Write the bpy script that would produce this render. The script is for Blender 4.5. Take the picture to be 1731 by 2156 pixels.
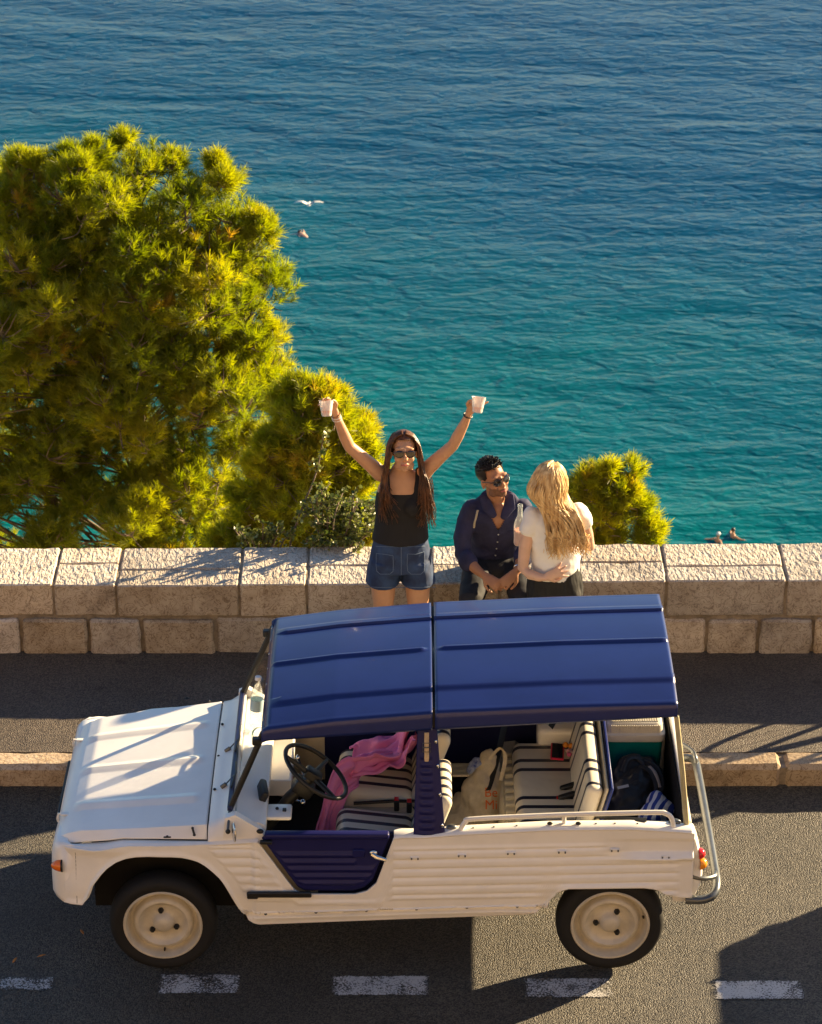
import bpy, bmesh, math, random
import numpy as np
from mathutils import Vector, Matrix, Euler, noise
PI = math.pi
R = math.radians
for o in list(bpy.data.objects):
    bpy.data.objects.remove(o)
SC = bpy.context.scene
COL = SC.collection

# ---------------------------------------------------------------- camera
cd = bpy.data.cameras.new('camera')
cam = bpy.data.objects.new('camera', cd)
COL.objects.link(cam)
cam.location = (0, -12.56, 9.3)
cam.rotation_euler = (R(90 - 27.4), 0, 0)
cd.sensor_fit = 'VERTICAL'
cd.sensor_height = 24
cd.lens = 24 * 5980 / 2156
cd.clip_start = 0.1
cd.clip_end = 20000
cd.dof.use_dof = True
cd.dof.focus_distance = 15.6
cd.dof.aperture_fstop = 5.6
SC.camera = cam
# ---------------------------------------------------------------- light
SUN_EL, SUN_AZ = R(17.2), R(59)          # azimuth clockwise from +Y
w = bpy.data.worlds.new('World')
SC.world = w
w.use_nodes = True
nt = w.node_tree
sky = nt.nodes.new('ShaderNodeTexSky')
sky.sky_type = 'NISHITA'
sky.sun_disc = False
sky.sun_elevation = SUN_EL
sky.sun_rotation = SUN_AZ
sky.altitude = 30
sky.air_density = 1.0
sky.dust_density = 0.1
sky.ozone_density = 3.0
bg = nt.nodes['Background']
bg.inputs[1].default_value = 0.05
nt.links.new(sky.outputs[0], bg.inputs[0])
sd = bpy.data.lights.new('sun', 'SUN')
sd.energy = 5.0
sd.angle = R(0.5)
sd.color = (1.0, 0.76, 0.44)
sun = bpy.data.objects.new('sun', sd)
COL.objects.link(sun)
sdir = Vector((math.sin(SUN_AZ) * math.cos(SUN_EL), math.cos(SUN_AZ) * math.cos(SUN_EL), math.sin(SUN_EL)))
sun.rotation_euler = sdir.to_track_quat('Z', 'Y').to_euler()
sun.location = sdir * 40
vs = SC.view_settings
vs.view_transform = 'Standard'
vs.look = 'None'
vs.exposure = 1.95
vs.gamma = 1.0
vs.use_curve_mapping = False

# ---------------------------------------------------------------- material helpers
def new_mat(name):
    m = bpy.data.materials.new(name)
    m.use_nodes = True
    n = m.node_tree.nodes
    return m, n, m.node_tree.links, n['Principled BSDF']

def nd(n, t, **kw):
    x = n.new(t)
    for k, v in kw.items():
        if k.startswith('i_'):
            x.inputs[k[2:].replace('_', ' ')].default_value = v
        else:
            setattr(x, k, v)
    return x

def c4(c):
    return (c[0], c[1], c[2], 1)

def mat(name, col, rough=0.5, metal=0.0, var=0.0, scale=8.0, col2=None, bump=0.0, bscale=40.0, bdist=0.002,
        coat=0.0, spec=0.5, sss=0.0, trans=0.0, ior=1.45, alpha=1.0, detail=6):
    m, n, l, b = new_mat(name)
    b.inputs['Base Color'].default_value = c4(col)
    b.inputs['Roughness'].default_value = rough
    b.inputs['Metallic'].default_value = metal
    b.inputs['Specular IOR Level'].default_value = spec
    b.inputs['Coat Weight'].default_value = coat
    b.inputs['Coat Roughness'].default_value = 0.08
    b.inputs['Transmission Weight'].default_value = trans
    b.inputs['IOR'].default_value = ior
    b.inputs['Alpha'].default_value = alpha
    if sss:
        b.inputs['Subsurface Weight'].default_value = sss
        b.inputs['Subsurface Radius'].default_value = (0.012, 0.005, 0.003)
    tc = nd(n, 'ShaderNodeTexCoord')
    if var or col2:
        tx = nd(n, 'ShaderNodeTexNoise')
        tx.inputs['Scale'].default_value = scale
        tx.inputs['Detail'].default_value = detail
        tx.inputs['Roughness'].default_value = 0.65
        l.new(tc.outputs['Object'], tx.inputs['Vector'])
        rp = nd(n, 'ShaderNodeValToRGB')
        c2 = col2 if col2 else [c * (1 - var) for c in col]
        c1 = col if col2 else [min(1, c * (1 + var * 0.5)) for c in col]
        rp.color_ramp.elements[0].position = 0.36
        rp.color_ramp.elements[1].position = 0.64
        rp.color_ramp.elements[0].color = c4(c2)
        rp.color_ramp.elements[1].color = c4(c1)
        l.new(tx.outputs['Fac'], rp.inputs[0])
        l.new(rp.outputs[0], b.inputs['Base Color'])
    if bump:
        t2 = nd(n, 'ShaderNodeTexNoise')
        t2.inputs['Scale'].default_value = bscale
        t2.inputs['Detail'].default_value = 5
        l.new(tc.outputs['Object'], t2.inputs['Vector'])
        bp = nd(n, 'ShaderNodeBump')
        bp.inputs['Strength'].default_value = bump
        bp.inputs['Distance'].default_value = bdist
        l.new(t2.outputs['Fac'], bp.inputs['Height'])
        l.new(bp.outputs[0], b.inputs['Normal'])
    return m

# ---------------------------------------------------------------- mesh helpers
def org(o):
    v = Vector((0, 0, 0))
    while o is not None:
        v = v + o.location
        o = o.parent
    return v

def obj(name, me, material=None, parent=None):
    o = bpy.data.objects.new(name, me)
    COL.objects.link(o)
    if material is not None:
        if isinstance(material, (list, tuple)):
            for m in material:
                me.materials.append(m)
        else:
            me.materials.append(material)
    if parent is not None:
        o.parent = parent
    return o

class MB:
    """collects geometry in world coordinates, build() links it as one object"""
    def __init__(s):
        s.v, s.f, s.mi, s.mat = [], [], [], 0
    def add(s, vs, fs, M=None):
        k = len(s.v)
        s.v += [tuple(M @ Vector(p)) if M is not None else tuple(p) for p in vs]
        s.f += [tuple(i + k for i in f) for f in fs]
        s.mi += [s.mat] * len(fs)
        return s
    def box(s, x0, x1, y0, y1, z0, z1, bev=0.0, seg=2, M=None):
        if bev <= 0:
            vs = [(x, y, z) for x in (x0, x1) for y in (y0, y1) for z in (z0, z1)]
            return s.add(vs, [(0, 1, 3, 2), (4, 6, 7, 5), (0, 4, 5, 1), (2, 3, 7, 6), (0, 2, 6, 4), (1, 5, 7, 3)], M)
        bm = bmesh.new()
        bmesh.ops.create_cube(bm, size=1)
        for q in bm.verts:
            q.co = Vector(((x0 + x1) / 2 + q.co.x * (x1 - x0), (y0 + y1) / 2 + q.co.y * (y1 - y0), (z0 + z1) / 2 + q.co.z * (z1 - z0)))
        bmesh.ops.bevel(bm, geom=bm.edges[:], offset=bev, segments=seg, affect='EDGES', profile=0.5)
        bm.verts.index_update()
        s.add([q.co.copy() for q in bm.verts], [[q.index for q in f.verts] for f in bm.faces], M)
        bm.free()
        return s
    def tube(s, pts, r, n=10, caps=True, flat=None, closed=False):
        """tube along polyline; r scalar or list; flat=(ratio, up) gives elliptical section"""
        P = [Vector(p) for p in pts]
        m = len(P)
        rr = r if isinstance(r, (list, tuple)) else [r] * m
        rings = []
        t0 = (P[1] - P[0]).normalized()
        up = Vector((0, 0, 1)) if abs(t0.z) < 0.9 else Vector((1, 0, 0))
        if flat:
            up = Vector(flat[1])
        prev = None
        for i in range(m):
            if closed:
                t = (P[(i + 1) % m] - P[i - 1]).normalized()
            else:
                t = (P[min(i + 1, m - 1)] - P[max(i - 1, 0)])
                t = t.normalized() if t.length > 1e-9 else t0
            a = (prev if prev is not None else up)
            a = a - t * a.dot(t)
            if a.length < 1e-6:
                a = t.orthogonal()
            a.normalize()
            b = t.cross(a)
            if not flat:
                prev = a
            k = flat[0] if flat else 1.0
            rings.append([P[i] + (a * math.cos(2 * PI * j / n) * k + b * math.sin(2 * PI * j / n)) * rr[i] for j in range(n)])
        vs = [q for rg in rings for q in rg]
        fs = []
        for i in range(m if closed else m - 1):
            i2 = (i + 1) % m
            for j in range(n):
                fs.append((i * n + j, i * n + (j + 1) % n, i2 * n + (j + 1) % n, i2 * n + j))
        if caps and not closed:
            fs.append(tuple(range(n - 1, -1, -1)))
            fs.append(tuple((m - 1) * n + j for j in range(n)))
        return s.add(vs, fs)
    def lathe(s, prof, n=32, M=None):
        """profile (r, h) revolved round local Z"""
        vs, fs = [], []
        for r, h in prof:
            for j in range(n):
                a = 2 * PI * j / n
                vs.append((r * math.cos(a), r * math.sin(a), h))
        for i in range(len(prof) - 1):
            for j in range(n):
                fs.append((i * n + j, i * n + (j + 1) % n, (i + 1) * n + (j + 1) % n, (i + 1) * n + j))
        return s.add(vs, fs, M)
    def ell(s, c, r, M=None, u=14, v=9):
        vs, fs = [], []
        T = Matrix.Translation(Vector(c))
        if M is not None:
            T = T @ M.to_4x4()
        for i in range(v + 1):
            th = PI * i / v
            for j in range(u):
                ph = 2 * PI * j / u
                vs.append((r[0] * math.sin(th) * math.cos(ph), r[1] * math.sin(th) * math.sin(ph), r[2] * math.cos(th)))
        for i in range(v):
            for j in range(u):
                fs.append((i * u + j, (i + 1) * u + j, (i + 1) * u + (j + 1) % u, i * u + (j + 1) % u))
        return s.add(vs, fs, T)
    def loft(s, rings, caps=True, closed=True):
        n = len(rings[0])
        vs = [p for rg in rings for p in rg]
        fs = []
        for i in range(len(rings) - 1):
            for j in range(n if closed else n - 1):
                fs.append((i * n + j, i * n + (j + 1) % n, (i + 1) * n + (j + 1) % n, (i + 1) * n + j))
        if caps and closed:
            fs.append(tuple(range(n - 1, -1, -1)))
            fs.append(tuple((len(rings) - 1) * n + j for j in range(n)))
        return s.add(vs, fs)
    def limb(s, pts, n=16, side=(1, 0, 0)):
        """loft of elliptical rings: pts = [(centre, a, b)], a along side, rounded ends"""
        P = [(Vector(c), a, b) for c, a, b in pts]
        rings = []
        m = len(P)
        def ring(c, t, a, b):
            sd_ = Vector(side)
            u = sd_ - t * sd_.dot(t)
            u.normalize()
            v = t.cross(u)
            return [c + u * a * math.cos(2 * PI * j / n) + v * b * math.sin(2 * PI * j / n) for j in range(n)]
        for i in range(m):
            t = (P[min(i + 1, m - 1)][0] - P[max(i - 1, 0)][0]).normalized()
            c, a, b = P[i]
            if i == 0:
                rr = (a + b) / 2
                rings.append(ring(c - t * rr * 0.85, t, a * 0.4, b * 0.4))
                rings.append(ring(c - t * rr * 0.5, t, a * 0.85, b * 0.85))
            rings.append(ring(c, t, a, b))
            if i == m - 1:
                rr = (a + b) / 2
                rings.append(ring(c + t * rr * 0.5, t, a * 0.85, b * 0.85))
                rings.append(ring(c + t * rr * 0.85, t, a * 0.4, b * 0.4))
        return s.loft(rings)
    def mesh(s, name, origin=Vector((0, 0, 0)), smooth=True, angle=40):
        me = bpy.data.meshes.new(name)
        me.from_pydata([tuple(Vector(p) - origin) for p in s.v], [], s.f)
        me.validate()
        if len(me.polygons) == len(s.mi):
            me.polygons.foreach_set('material_index', s.mi)
        if smooth:
            me.polygons.foreach_set('use_smooth', [True] * len(me.polygons))
            if angle < 180:
                me.set_sharp_from_angle(angle=R(angle))
        me.update()
        return me
    def build(s, name, material=None, parent=None, smooth=True, angle=40, rot_free=True):
        o_ = org(parent) if parent is not None else Vector((0, 0, 0))
        return obj(name, s.mesh(name, o_, smooth, angle), material, parent)

def tag(o, label=None, cat=None, group=None, kind=None):
    if label: o['label'] = label
    if cat: o['category'] = cat
    if group: o['group'] = group
    if kind: o['kind'] = kind
    return o

def thing(name, loc, label, cat, group=None):
    o = bpy.data.objects.new(name, None)
    o.empty_display_size = 0.1
    COL.objects.link(o)
    o.location = loc
    return tag(o, label, cat, group)

def lone(mb, name, material, loc, label, cat, group=None, angle=40):
    """thing that is one mesh, origin at loc"""
    o = obj(name, mb.mesh(name, Vector(loc), True, angle), material)
    o.location = loc
    return tag(o, label, cat, group)

def lerp(tab, x):
    if x <= tab[0][0]: return tab[0][1]
    for (a, va), (b, vb) in zip(tab, tab[1:]):
        if x <= b:
            return va + (vb - va) * (x - a) / (b - a) if b > a else vb
    return tab[-1][1]

def smooth01(t):
    t = max(0.0, min(1.0, t))
    return t * t * (3 - 2 * t)

def spline(pts, k=6):
    """Catmull-Rom through points"""
    P = [Vector(p) for p in pts]
    out = []
    for i in range(len(P) - 1):
        p0, p1, p2, p3 = P[max(i - 1, 0)], P[i], P[i + 1], P[min(i + 2, len(P) - 1)]
        for j in range(k):
            t = j / k
            out.append(0.5 * ((2 * p1) + (p2 - p0) * t + (2 * p0 - 5 * p1 + 4 * p2 - p3) * t * t + (3 * p1 - p0 - 3 * p2 + p3) * t ** 3))
    out.append(P[-1])
    return out

def remesh(mb, name, voxel, material, parent, smooth_it=6, noise_amp=0.0, noise_scale=12.0, origin=None, ani=(1, 1, 1)):
    """one continuous surface out of overlapping volumes"""
    o_ = origin if origin is not None else (org(parent) if parent is not None else Vector((0, 0, 0)))
    me = mb.mesh(name + '_tmp', o_, False)
    t = bpy.data.objects.new('tmp', me)
    COL.objects.link(t)
    md = t.modifiers.new('r', 'REMESH'); md.mode = 'VOXEL'; md.voxel_size = voxel
    if smooth_it:
        ms = t.modifiers.new('s', 'SMOOTH'); ms.iterations = smooth_it; ms.factor = 0.5
    dg = bpy.context.evaluated_depsgraph_get()
    m2 = bpy.data.meshes.new_from_object(t.evaluated_get(dg))
    bpy.data.objects.remove(t)
    bpy.data.meshes.remove(me)
    m2.name = name
    if noise_amp:
        m2.update()
        co = [v.co.copy() for v in m2.vertices]
        no = [v.normal.copy() for v in m2.vertices]
        for i, v in enumerate(m2.vertices):
            q = Vector((co[i].x * ani[0], co[i].y * ani[1], co[i].z * ani[2])) * noise_scale
            v.co = co[i] + no[i] * noise_amp * (noise.noise(q) + 0.5 * noise.noise(q * 2.1))
    m2.polygons.foreach_set('use_smooth', [True] * len(m2.polygons))
    m2.materials.clear()
    m2.update()
    return obj(name, m2, material, parent)

def text_mesh(body, size, extrude=0.001):
    cu = bpy.data.curves.new('txt', 'FONT')
    cu.body = body
    cu.size = size
    cu.extrude = extrude
    cu.align_x = 'CENTER'
    cu.resolution_u = 3
    t = bpy.data.objects.new('txt', cu)
    COL.objects.link(t)
    dg = bpy.context.evaluated_depsgraph_get()
    me = bpy.data.meshes.new_from_object(t.evaluated_get(dg))
    bpy.data.objects.remove(t)
    return me

def copy_tree(o, parent=None):
    c = o.copy()
    COL.objects.link(c)
    c.parent = parent
    for ch in [x for x in bpy.data.objects if x.parent is o]:
        copy_tree(ch, c)
    return c
# ================================================================ SETTING
def m_asphalt(name, c1, c2, crack):
    m, n, l, b = new_mat(name)
    tc = nd(n, 'ShaderNodeTexCoord')
    vo = nd(n, 'ShaderNodeTexVoronoi'); vo.inputs['Scale'].default_value = 120
    l.new(tc.outputs['Object'], vo.inputs['Vector'])
    n1 = nd(n, 'ShaderNodeTexNoise'); n1.inputs['Scale'].default_value = 1.3; n1.inputs['Detail'].default_value = 5
    l.new(tc.outputs['Object'], n1.inputs['Vector'])
    n2 = nd(n, 'ShaderNodeTexNoise'); n2.inputs['Scale'].default_value = 210; n2.inputs['Detail'].default_value = 2
    l.new(tc.outputs['Object'], n2.inputs['Vector'])
    hs = nd(n, 'ShaderNodeSeparateColor'); l.new(vo.outputs['Color'], hs.inputs[0])
    rp = nd(n, 'ShaderNodeValToRGB')
    rp.color_ramp.elements[0].color = c4(c1); rp.color_ramp.elements[1].color = c4(c2)
    rp.color_ramp.elements[0].position = 0.1; rp.color_ramp.elements[1].position = 0.95
    l.new(hs.outputs[0], rp.inputs[0])
    mx = nd(n, 'ShaderNodeMix', data_type='RGBA', blend_type='MULTIPLY'); mx.inputs[0].default_value = 0.75
    r2 = nd(n, 'ShaderNodeValToRGB')
    r2.color_ramp.elements[0].position = 0.3; r2.color_ramp.elements[1].position = 0.7
    r2.color_ramp.elements[0].color = (0.40, 0.38, 0.36, 1); r2.color_ramp.elements[1].color = (1, 1, 1, 1)
    l.new(n1.outputs['Fac'], r2.inputs[0])
    l.new(rp.outputs[0], mx.inputs[6]); l.new(r2.outputs[0], mx.inputs[7])
    n4 = nd(n, 'ShaderNodeTexNoise'); n4.inputs['Scale'].default_value = 4.5; n4.inputs['Detail'].default_value = 3; l.new(tc.outputs['Object'], n4.inputs['Vector'])
    r4 = nd(n, 'ShaderNodeValToRGB'); r4.color_ramp.elements[0].position = 0.27; r4.color_ramp.elements[1].position = 0.36
    r4.color_ramp.elements[0].color = (0.35, 0.33, 0.31, 1); r4.color_ramp.elements[1].color = (1, 1, 1, 1)
    l.new(n4.outputs['Fac'], r4.inputs[0])
    m4 = nd(n, 'ShaderNodeMix', data_type='RGBA', blend_type='MULTIPLY'); m4.inputs[0].default_value = 0.8
    l.new(mx.outputs[2], m4.inputs[6]); l.new(r4.outputs[0], m4.inputs[7])
    l.new(m4.outputs[2], b.inputs['Base Color'])
    b.inputs['Roughness'].default_value = 0.52
    ad = nd(n, 'ShaderNodeMath', operation='ADD')
    mu = nd(n, 'ShaderNodeMath', operation='MULTIPLY'); mu.inputs[1].default_value = -1.1
    l.new(vo.outputs['Distance'], mu.inputs[0]); l.new(mu.outputs[0], ad.inputs[0]); l.new(n2.outputs['Fac'], ad.inputs[1])
    bp = nd(n, 'ShaderNodeBump'); bp.inputs['Strength'].default_value = 1.0; bp.inputs['Distance'].default_value = crack
    l.new(ad.outputs[0], bp.inputs['Height']); l.new(bp.outputs[0], b.inputs['Normal'])
    return m

M_ROAD = m_asphalt('asphalt', (0.013, 0.0115, 0.010), (0.135, 0.116, 0.088), 0.009)
M_PAVE = m_asphalt('pavement_asphalt', (0.052, 0.039, 0.029), (0.172, 0.135, 0.101), 0.005)

def m_stone(name, base, dark, tool=0.0, wt=(1, 1, 0)):
    m, n, l, b = new_mat(name)
    tc = nd(n, 'ShaderNodeTexCoord'); oi = nd(n, 'ShaderNodeObjectInfo')
    ge = nd(n, 'ShaderNodeNewGeometry')
    n1 = nd(n, 'ShaderNodeTexNoise'); n1.inputs['Scale'].default_value = 5; n1.inputs['Detail'].default_value = 8; n1.inputs['Roughness'].default_value = 0.7
    l.new(ge.outputs['Position'], n1.inputs['Vector'])
    n2 = nd(n, 'ShaderNodeTexNoise'); n2.inputs['Scale'].default_value = 16; n2.inputs['Detail'].default_value = 8; n2.inputs['Distortion'].default_value = 2.2
    l.new(ge.outputs['Position'], n2.inputs['Vector'])
    rp = nd(n, 'ShaderNodeValToRGB'); e = rp.color_ramp.elements
    e[0].position = 0.3; e[0].color = c4(dark); e[1].position = 0.62; e[1].color = c4(base)
    l.new(n1.outputs['Fac'], rp.inputs[0])
    # thin dark veins
    vr = nd(n, 'ShaderNodeValToRGB'); e = vr.color_ramp.elements
    e[0].position = 0.46; e[0].color = (1, 1, 1, 1); e[1].position = 0.54; e[1].color = (1, 1, 1, 1)
    k = e.new(0.5); k.color = (0.34, 0.26, 0.19, 1)
    l.new(n2.outputs['Fac'], vr.inputs[0])
    mx = nd(n, 'ShaderNodeMix', data_type='RGBA', blend_type='MULTIPLY'); mx.inputs[0].default_value = 0.8
    l.new(rp.outputs[0], mx.inputs[6]); l.new(vr.outputs[0], mx.inputs[7])
    n5 = nd(n, 'ShaderNodeTexNoise'); n5.inputs['Scale'].default_value = 2.6; n5.inputs['Detail'].default_value = 9; n5.inputs['Roughness'].default_value = 0.72
    l.new(ge.outputs['Position'], n5.inputs['Vector'])
    r5 = nd(n, 'ShaderNodeValToRGB'); r5.color_ramp.elements[0].position = 0.34; r5.color_ramp.elements[1].position = 0.46
    r5.color_ramp.elements[0].color = (0.42, 0.40, 0.38, 1); r5.color_ramp.elements[1].color = (1, 1, 1, 1)
    l.new(n5.outputs['Fac'], r5.inputs[0])
    m5 = nd(n, 'ShaderNodeMix', data_type='RGBA', blend_type='MULTIPLY'); m5.inputs[0].default_value = 0.75
    l.new(mx.outputs[2], m5.inputs[6]); l.new(r5.outputs[0], m5.inputs[7])
    mx = m5
    hv = nd(n, 'ShaderNodeHueSaturation')
    mr = nd(n, 'ShaderNodeMapRange'); mr.inputs[3].default_value = 0.74; mr.inputs[4].default_value = 1.16
    l.new(oi.outputs['Random'], mr.inputs[0]); l.new(mr.outputs[0], hv.inputs['Value'])
    m6 = nd(n, 'ShaderNodeMath', operation='MULTIPLY'); m6.inputs[1].default_value = 7.13; l.new(oi.outputs['Random'], m6.inputs[0])
    m7 = nd(n, 'ShaderNodeMath', operation='FRACT'); l.new(m6.outputs[0], m7.inputs[0])
    m8 = nd(n, 'ShaderNodeMapRange'); m8.inputs[3].default_value = 0.72; m8.inputs[4].default_value = 1.22; l.new(m7.outputs[0], m8.inputs[0]); l.new(m8.outputs[0], hv.inputs['Saturation'])
    l.new(mx.outputs[2], hv.inputs['Color']); l.new(hv.outputs[0], b.inputs['Base Color'])
    b.inputs['Roughness'].default_value = 0.85
    # relief
    n3 = nd(n, 'ShaderNodeTexNoise'); n3.inputs['Scale'].default_value = 38; n3.inputs['Detail'].default_value = 6
    l.new(ge.outputs['Position'], n3.inputs['Vector'])
    b1 = nd(n, 'ShaderNodeBump'); b1.inputs['Strength'].default_value = 0.9; b1.inputs['Distance'].default_value = 0.007
    l.new(n3.outputs['Fac'], b1.inputs['Height'])
    last = b1
    if tool:
        mp = nd(n, 'ShaderNodeMapping'); mp.inputs['Rotation'].default_value = (0, 0, R(52)); mp.inputs['Scale'].default_value = (1.0, 0.42, 1)
        l.new(ge.outputs['Position'], mp.inputs['Vector'])
        wv = nd(n, 'ShaderNodeTexNoise'); wv.inputs['Scale'].default_value = 42; wv.inputs['Detail'].default_value = 2; wv.inputs['Distortion'].default_value = 0.4
        l.new(mp.outputs[0], wv.inputs['Vector'])
        b2 = nd(n, 'ShaderNodeBump'); b2.inputs['Strength'].default_value = 1.0; b2.inputs['Distance'].default_value = tool
        l.new(wv.outputs['Fac'], b2.inputs['Height']); l.new(b1.outputs[0], b2.inputs['Normal'])
        last = b2
    l.new(last.outputs[0], b.inputs['Normal'])
    return m
M_TSTONE = m_stone('terrace_limestone', (0.60, 0.46, 0.30), (0.36, 0.255, 0.155))
M_STONE = m_stone('limestone_block', (0.60, 0.49, 0.36), (0.38, 0.285, 0.19))
M_CAP = m_stone('limestone_tooled', (0.64, 0.56, 0.46), (0.48, 0.405, 0.32), tool=0.018)
M_KERB = m_stone('limestone_kerb', (0.50, 0.40, 0.29), (0.34, 0.25, 0.165))
M_MORTAR = mat('mortar', (0.27, 0.21, 0.145), 0.95, var=0.4, scale=14, bump=1, bscale=60, bdist=0.006)
M_ROCK = mat('cliff_rock', (0.46, 0.37, 0.25), 0.95, col2=(0.30, 0.24, 0.14), scale=0.6, bump=1, bscale=2.5, bdist=0.2)

# --- road sheet (big, reaches along the coast) and pavement
def sheet(name, x0, x1, y0, y1, z, material, nx=1, ny=1, parent=None, kind='structure'):
    vs = [(x0 + (x1 - x0) * i / nx, y0 + (y1 - y0) * j / ny, z) for j in range(ny + 1) for i in range(nx + 1)]
    fs = [(j * (nx + 1) + i, j * (nx + 1) + i + 1, (j + 1) * (nx + 1) + i + 1, (j + 1) * (nx + 1) + i) for j in range(ny) for i in range(nx)]
    o = MB().add(vs, fs).build(name, material, parent, smooth=False)
    if kind and parent is None: o['kind'] = kind
    return o
mb = MB()
RP = [(-9.3, -0.02), (-4.0, 0.10), (-0.4, 0.0), (1.45, -0.052), (1.86, -0.010)]          # cambered carriageway
def road_z(y): return lerp(RP, y)
mb.add([(x, y, z) for x in (-120, 120) for y, z in RP], [(k, k + 5, k + 6, k + 1) for k in range(4)])
tag(mb.build('road', M_ROAD, smooth=False), kind='structure')
mb = MB(); mb.box(-120, 120, 2.0, 3.30, -0.6, 0.12)
tag(mb.build('pavement', M_PAVE), kind='structure')

# --- terrain: terrace behind the viewer and the steep slope under the parapet
def terrain(name, prof, material, amp, x0=-160, x1=160, nx=160):
    vs, fs = [], []
    m = len(prof)
    for i in range(nx + 1):
        x = x0 + (x1 - x0) * i / nx
        for k, (y, z) in enumerate(prof):
            a = amp if 0 < k else 0
            vs.append((x, y + a * noise.noise((x * .09, z * .11, 3)), z + a * 0.7 * noise.noise((x * .13, y * .13, 9))))
    for i in range(nx):
        for k in range(m - 1):
            fs.append((i * m + k, (i + 1) * m + k, (i + 1) * m + k + 1, i * m + k + 1))
    return tag(MB().add(vs, fs).build(name, material, angle=180), kind='structure')
terrain('cliff', [(3.6, -0.05), (3.9, -0.3), (4.6, -1.4), (6, -3.2), (9, -6.2), (13, -9), (18, -14), (25, -22), (32, -31), (40, -42), (50, -56)], M_ROCK, 0.9)
terrain('hillside', [(-9.9, 6.15), (-11, 6.2), (-13.2, 6.9), (-20, 9), (-40, 22), (-90, 60)], M_ROCK, 0.25)

# --- upper retaining wall facing the sea, behind the viewpoint
uw = thing('terrace_wall', (0, -9.6, 0), 'tall warm limestone terrace wall across the road from the parked car', 'wall')
mb = MB(); mb.box(-60, 60, -9.9, -9.46, -0.3, 6.1); mb.build('wall_core', M_MORTAR, uw)
rnd = random.Random(5)
base_block = MB(); base_block.box(-0.5, 0.5, -0.06, 0.06, -0.5, 0.5, 0.03, 1)
bme = base_block.mesh('block'); bme.materials.append(M_TSTONE)
z = 0.0; row = 0
cnt = 0
while z < 5.9 and cnt < 290:
    h = 0.62
    x = -9.0 + (row % 2) * 0.5
    while x < 9.0 and cnt < 290:
        wd = rnd.uniform(0.55, 0.95)
        o = bpy.data.objects.new('stone', bme); COL.objects.link(o); o.parent = uw
        o.location = (x + wd / 2, 0.16 + rnd.uniform(-0.01, 0.015), z + h / 2)
        o.scale = (wd - 0.025, 1, h - 0.025)
        x += wd; cnt += 1
    z += h; row += 1
mb = MB()
for sx in (-1, 1):
    for j in range(10):
        x = 9.9
        while x < 60:
            wd = rnd.uniform(0.8, 1.4)
            mb.box(sx * x if sx > 0 else -x - wd + .03, sx * x + wd - .03 if sx > 0 else -x, -9.47, -9.40, j * .62 + .02, j * .62 + .6)
            x += wd
o = mb.build('masonry', M_TSTONE, uw, smooth=False); o['kind'] = 'stuff'

# --- dashed line
def m_paint():
    m, n, l, b = new_mat('road_paint')
    tc = nd(n, 'ShaderNodeTexCoord')
    vo = nd(n, 'ShaderNodeTexNoise'); vo.inputs['Scale'].default_value = 95; vo.inputs['Detail'].default_value = 5; vo.inputs['Roughness'].default_value = 0.75
    l.new(tc.outputs['Object'], vo.inputs['Vector'])
    n2 = nd(n, 'ShaderNodeTexNoise'); n2.inputs['Scale'].default_value = 7; l.new(tc.outputs['Object'], n2.inputs['Vector'])
    ad = nd(n, 'ShaderNodeMath', operation='ADD'); l.new(vo.outputs['Fac'], ad.inputs[0])
    ml = nd(n, 'ShaderNodeMath', operation='MULTIPLY'); ml.inputs[1].default_value = 0.45; l.new(n2.outputs['Fac'], ml.inputs[0]); l.new(ml.outputs[0], ad.inputs[1])
    at = nd(n, 'ShaderNodeAttribute', attribute_name='edge')
    sb = nd(n, 'ShaderNodeMath', operation='SUBTRACT'); l.new(ad.outputs[0], sb.inputs[0]); l.new(at.outputs['Fac'], sb.inputs[1])
    rp = nd(n, 'ShaderNodeValToRGB'); e = rp.color_ramp.elements
    e[0].position = 0.635; e[0].color = (0.05, 0.048, 0.046, 1); e[1].position = 0.72; e[1].color = (0.50, 0.485, 0.47, 1)
    l.new(sb.outputs[0], rp.inputs[0]); l.new(rp.outputs[0], b.inputs['Base Color'])
    al = nd(n, 'ShaderNodeMapRange'); al.inputs[1].default_value = 0.61; al.inputs[2].default_value = 0.65
    l.new(sb.outputs[0], al.inputs[0]); l.new(al.outputs[0], b.inputs['Alpha'])
    b.inputs['Roughness'].default_value = 0.7
    bp = nd(n, 'ShaderNodeBump'); bp.inputs['Strength'].default_value = 0.8; bp.inputs['Distance'].default_value = 0.004
    l.new(vo.outputs['Fac'], bp.inputs['Height']); l.new(bp.outputs[0], b.inputs['Normal'])
    return m
M_PAINT = m_paint()
dash = [(-2.50, -1.93, -0.075, -0.20, .05), (-1.36, -0.92, -0.05, -0.225, .05), (-0.42, 0.09, -0.065, -0.24, .0), (0.61, 1.10, -0.085, -0.26, .05), (1.63, 2.10, -0.11, -0.275, .0), (2.66, 3.14, -0.13, -0.29, 0), (3.7, 4.2, -0.15, -0.31, 0), (-3.55, -3.05, -0.07, -0.21, 0), (-4.6, -4.1, -0.07, -0.22, 0)]
road = bpy.data.objects['road']
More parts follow.
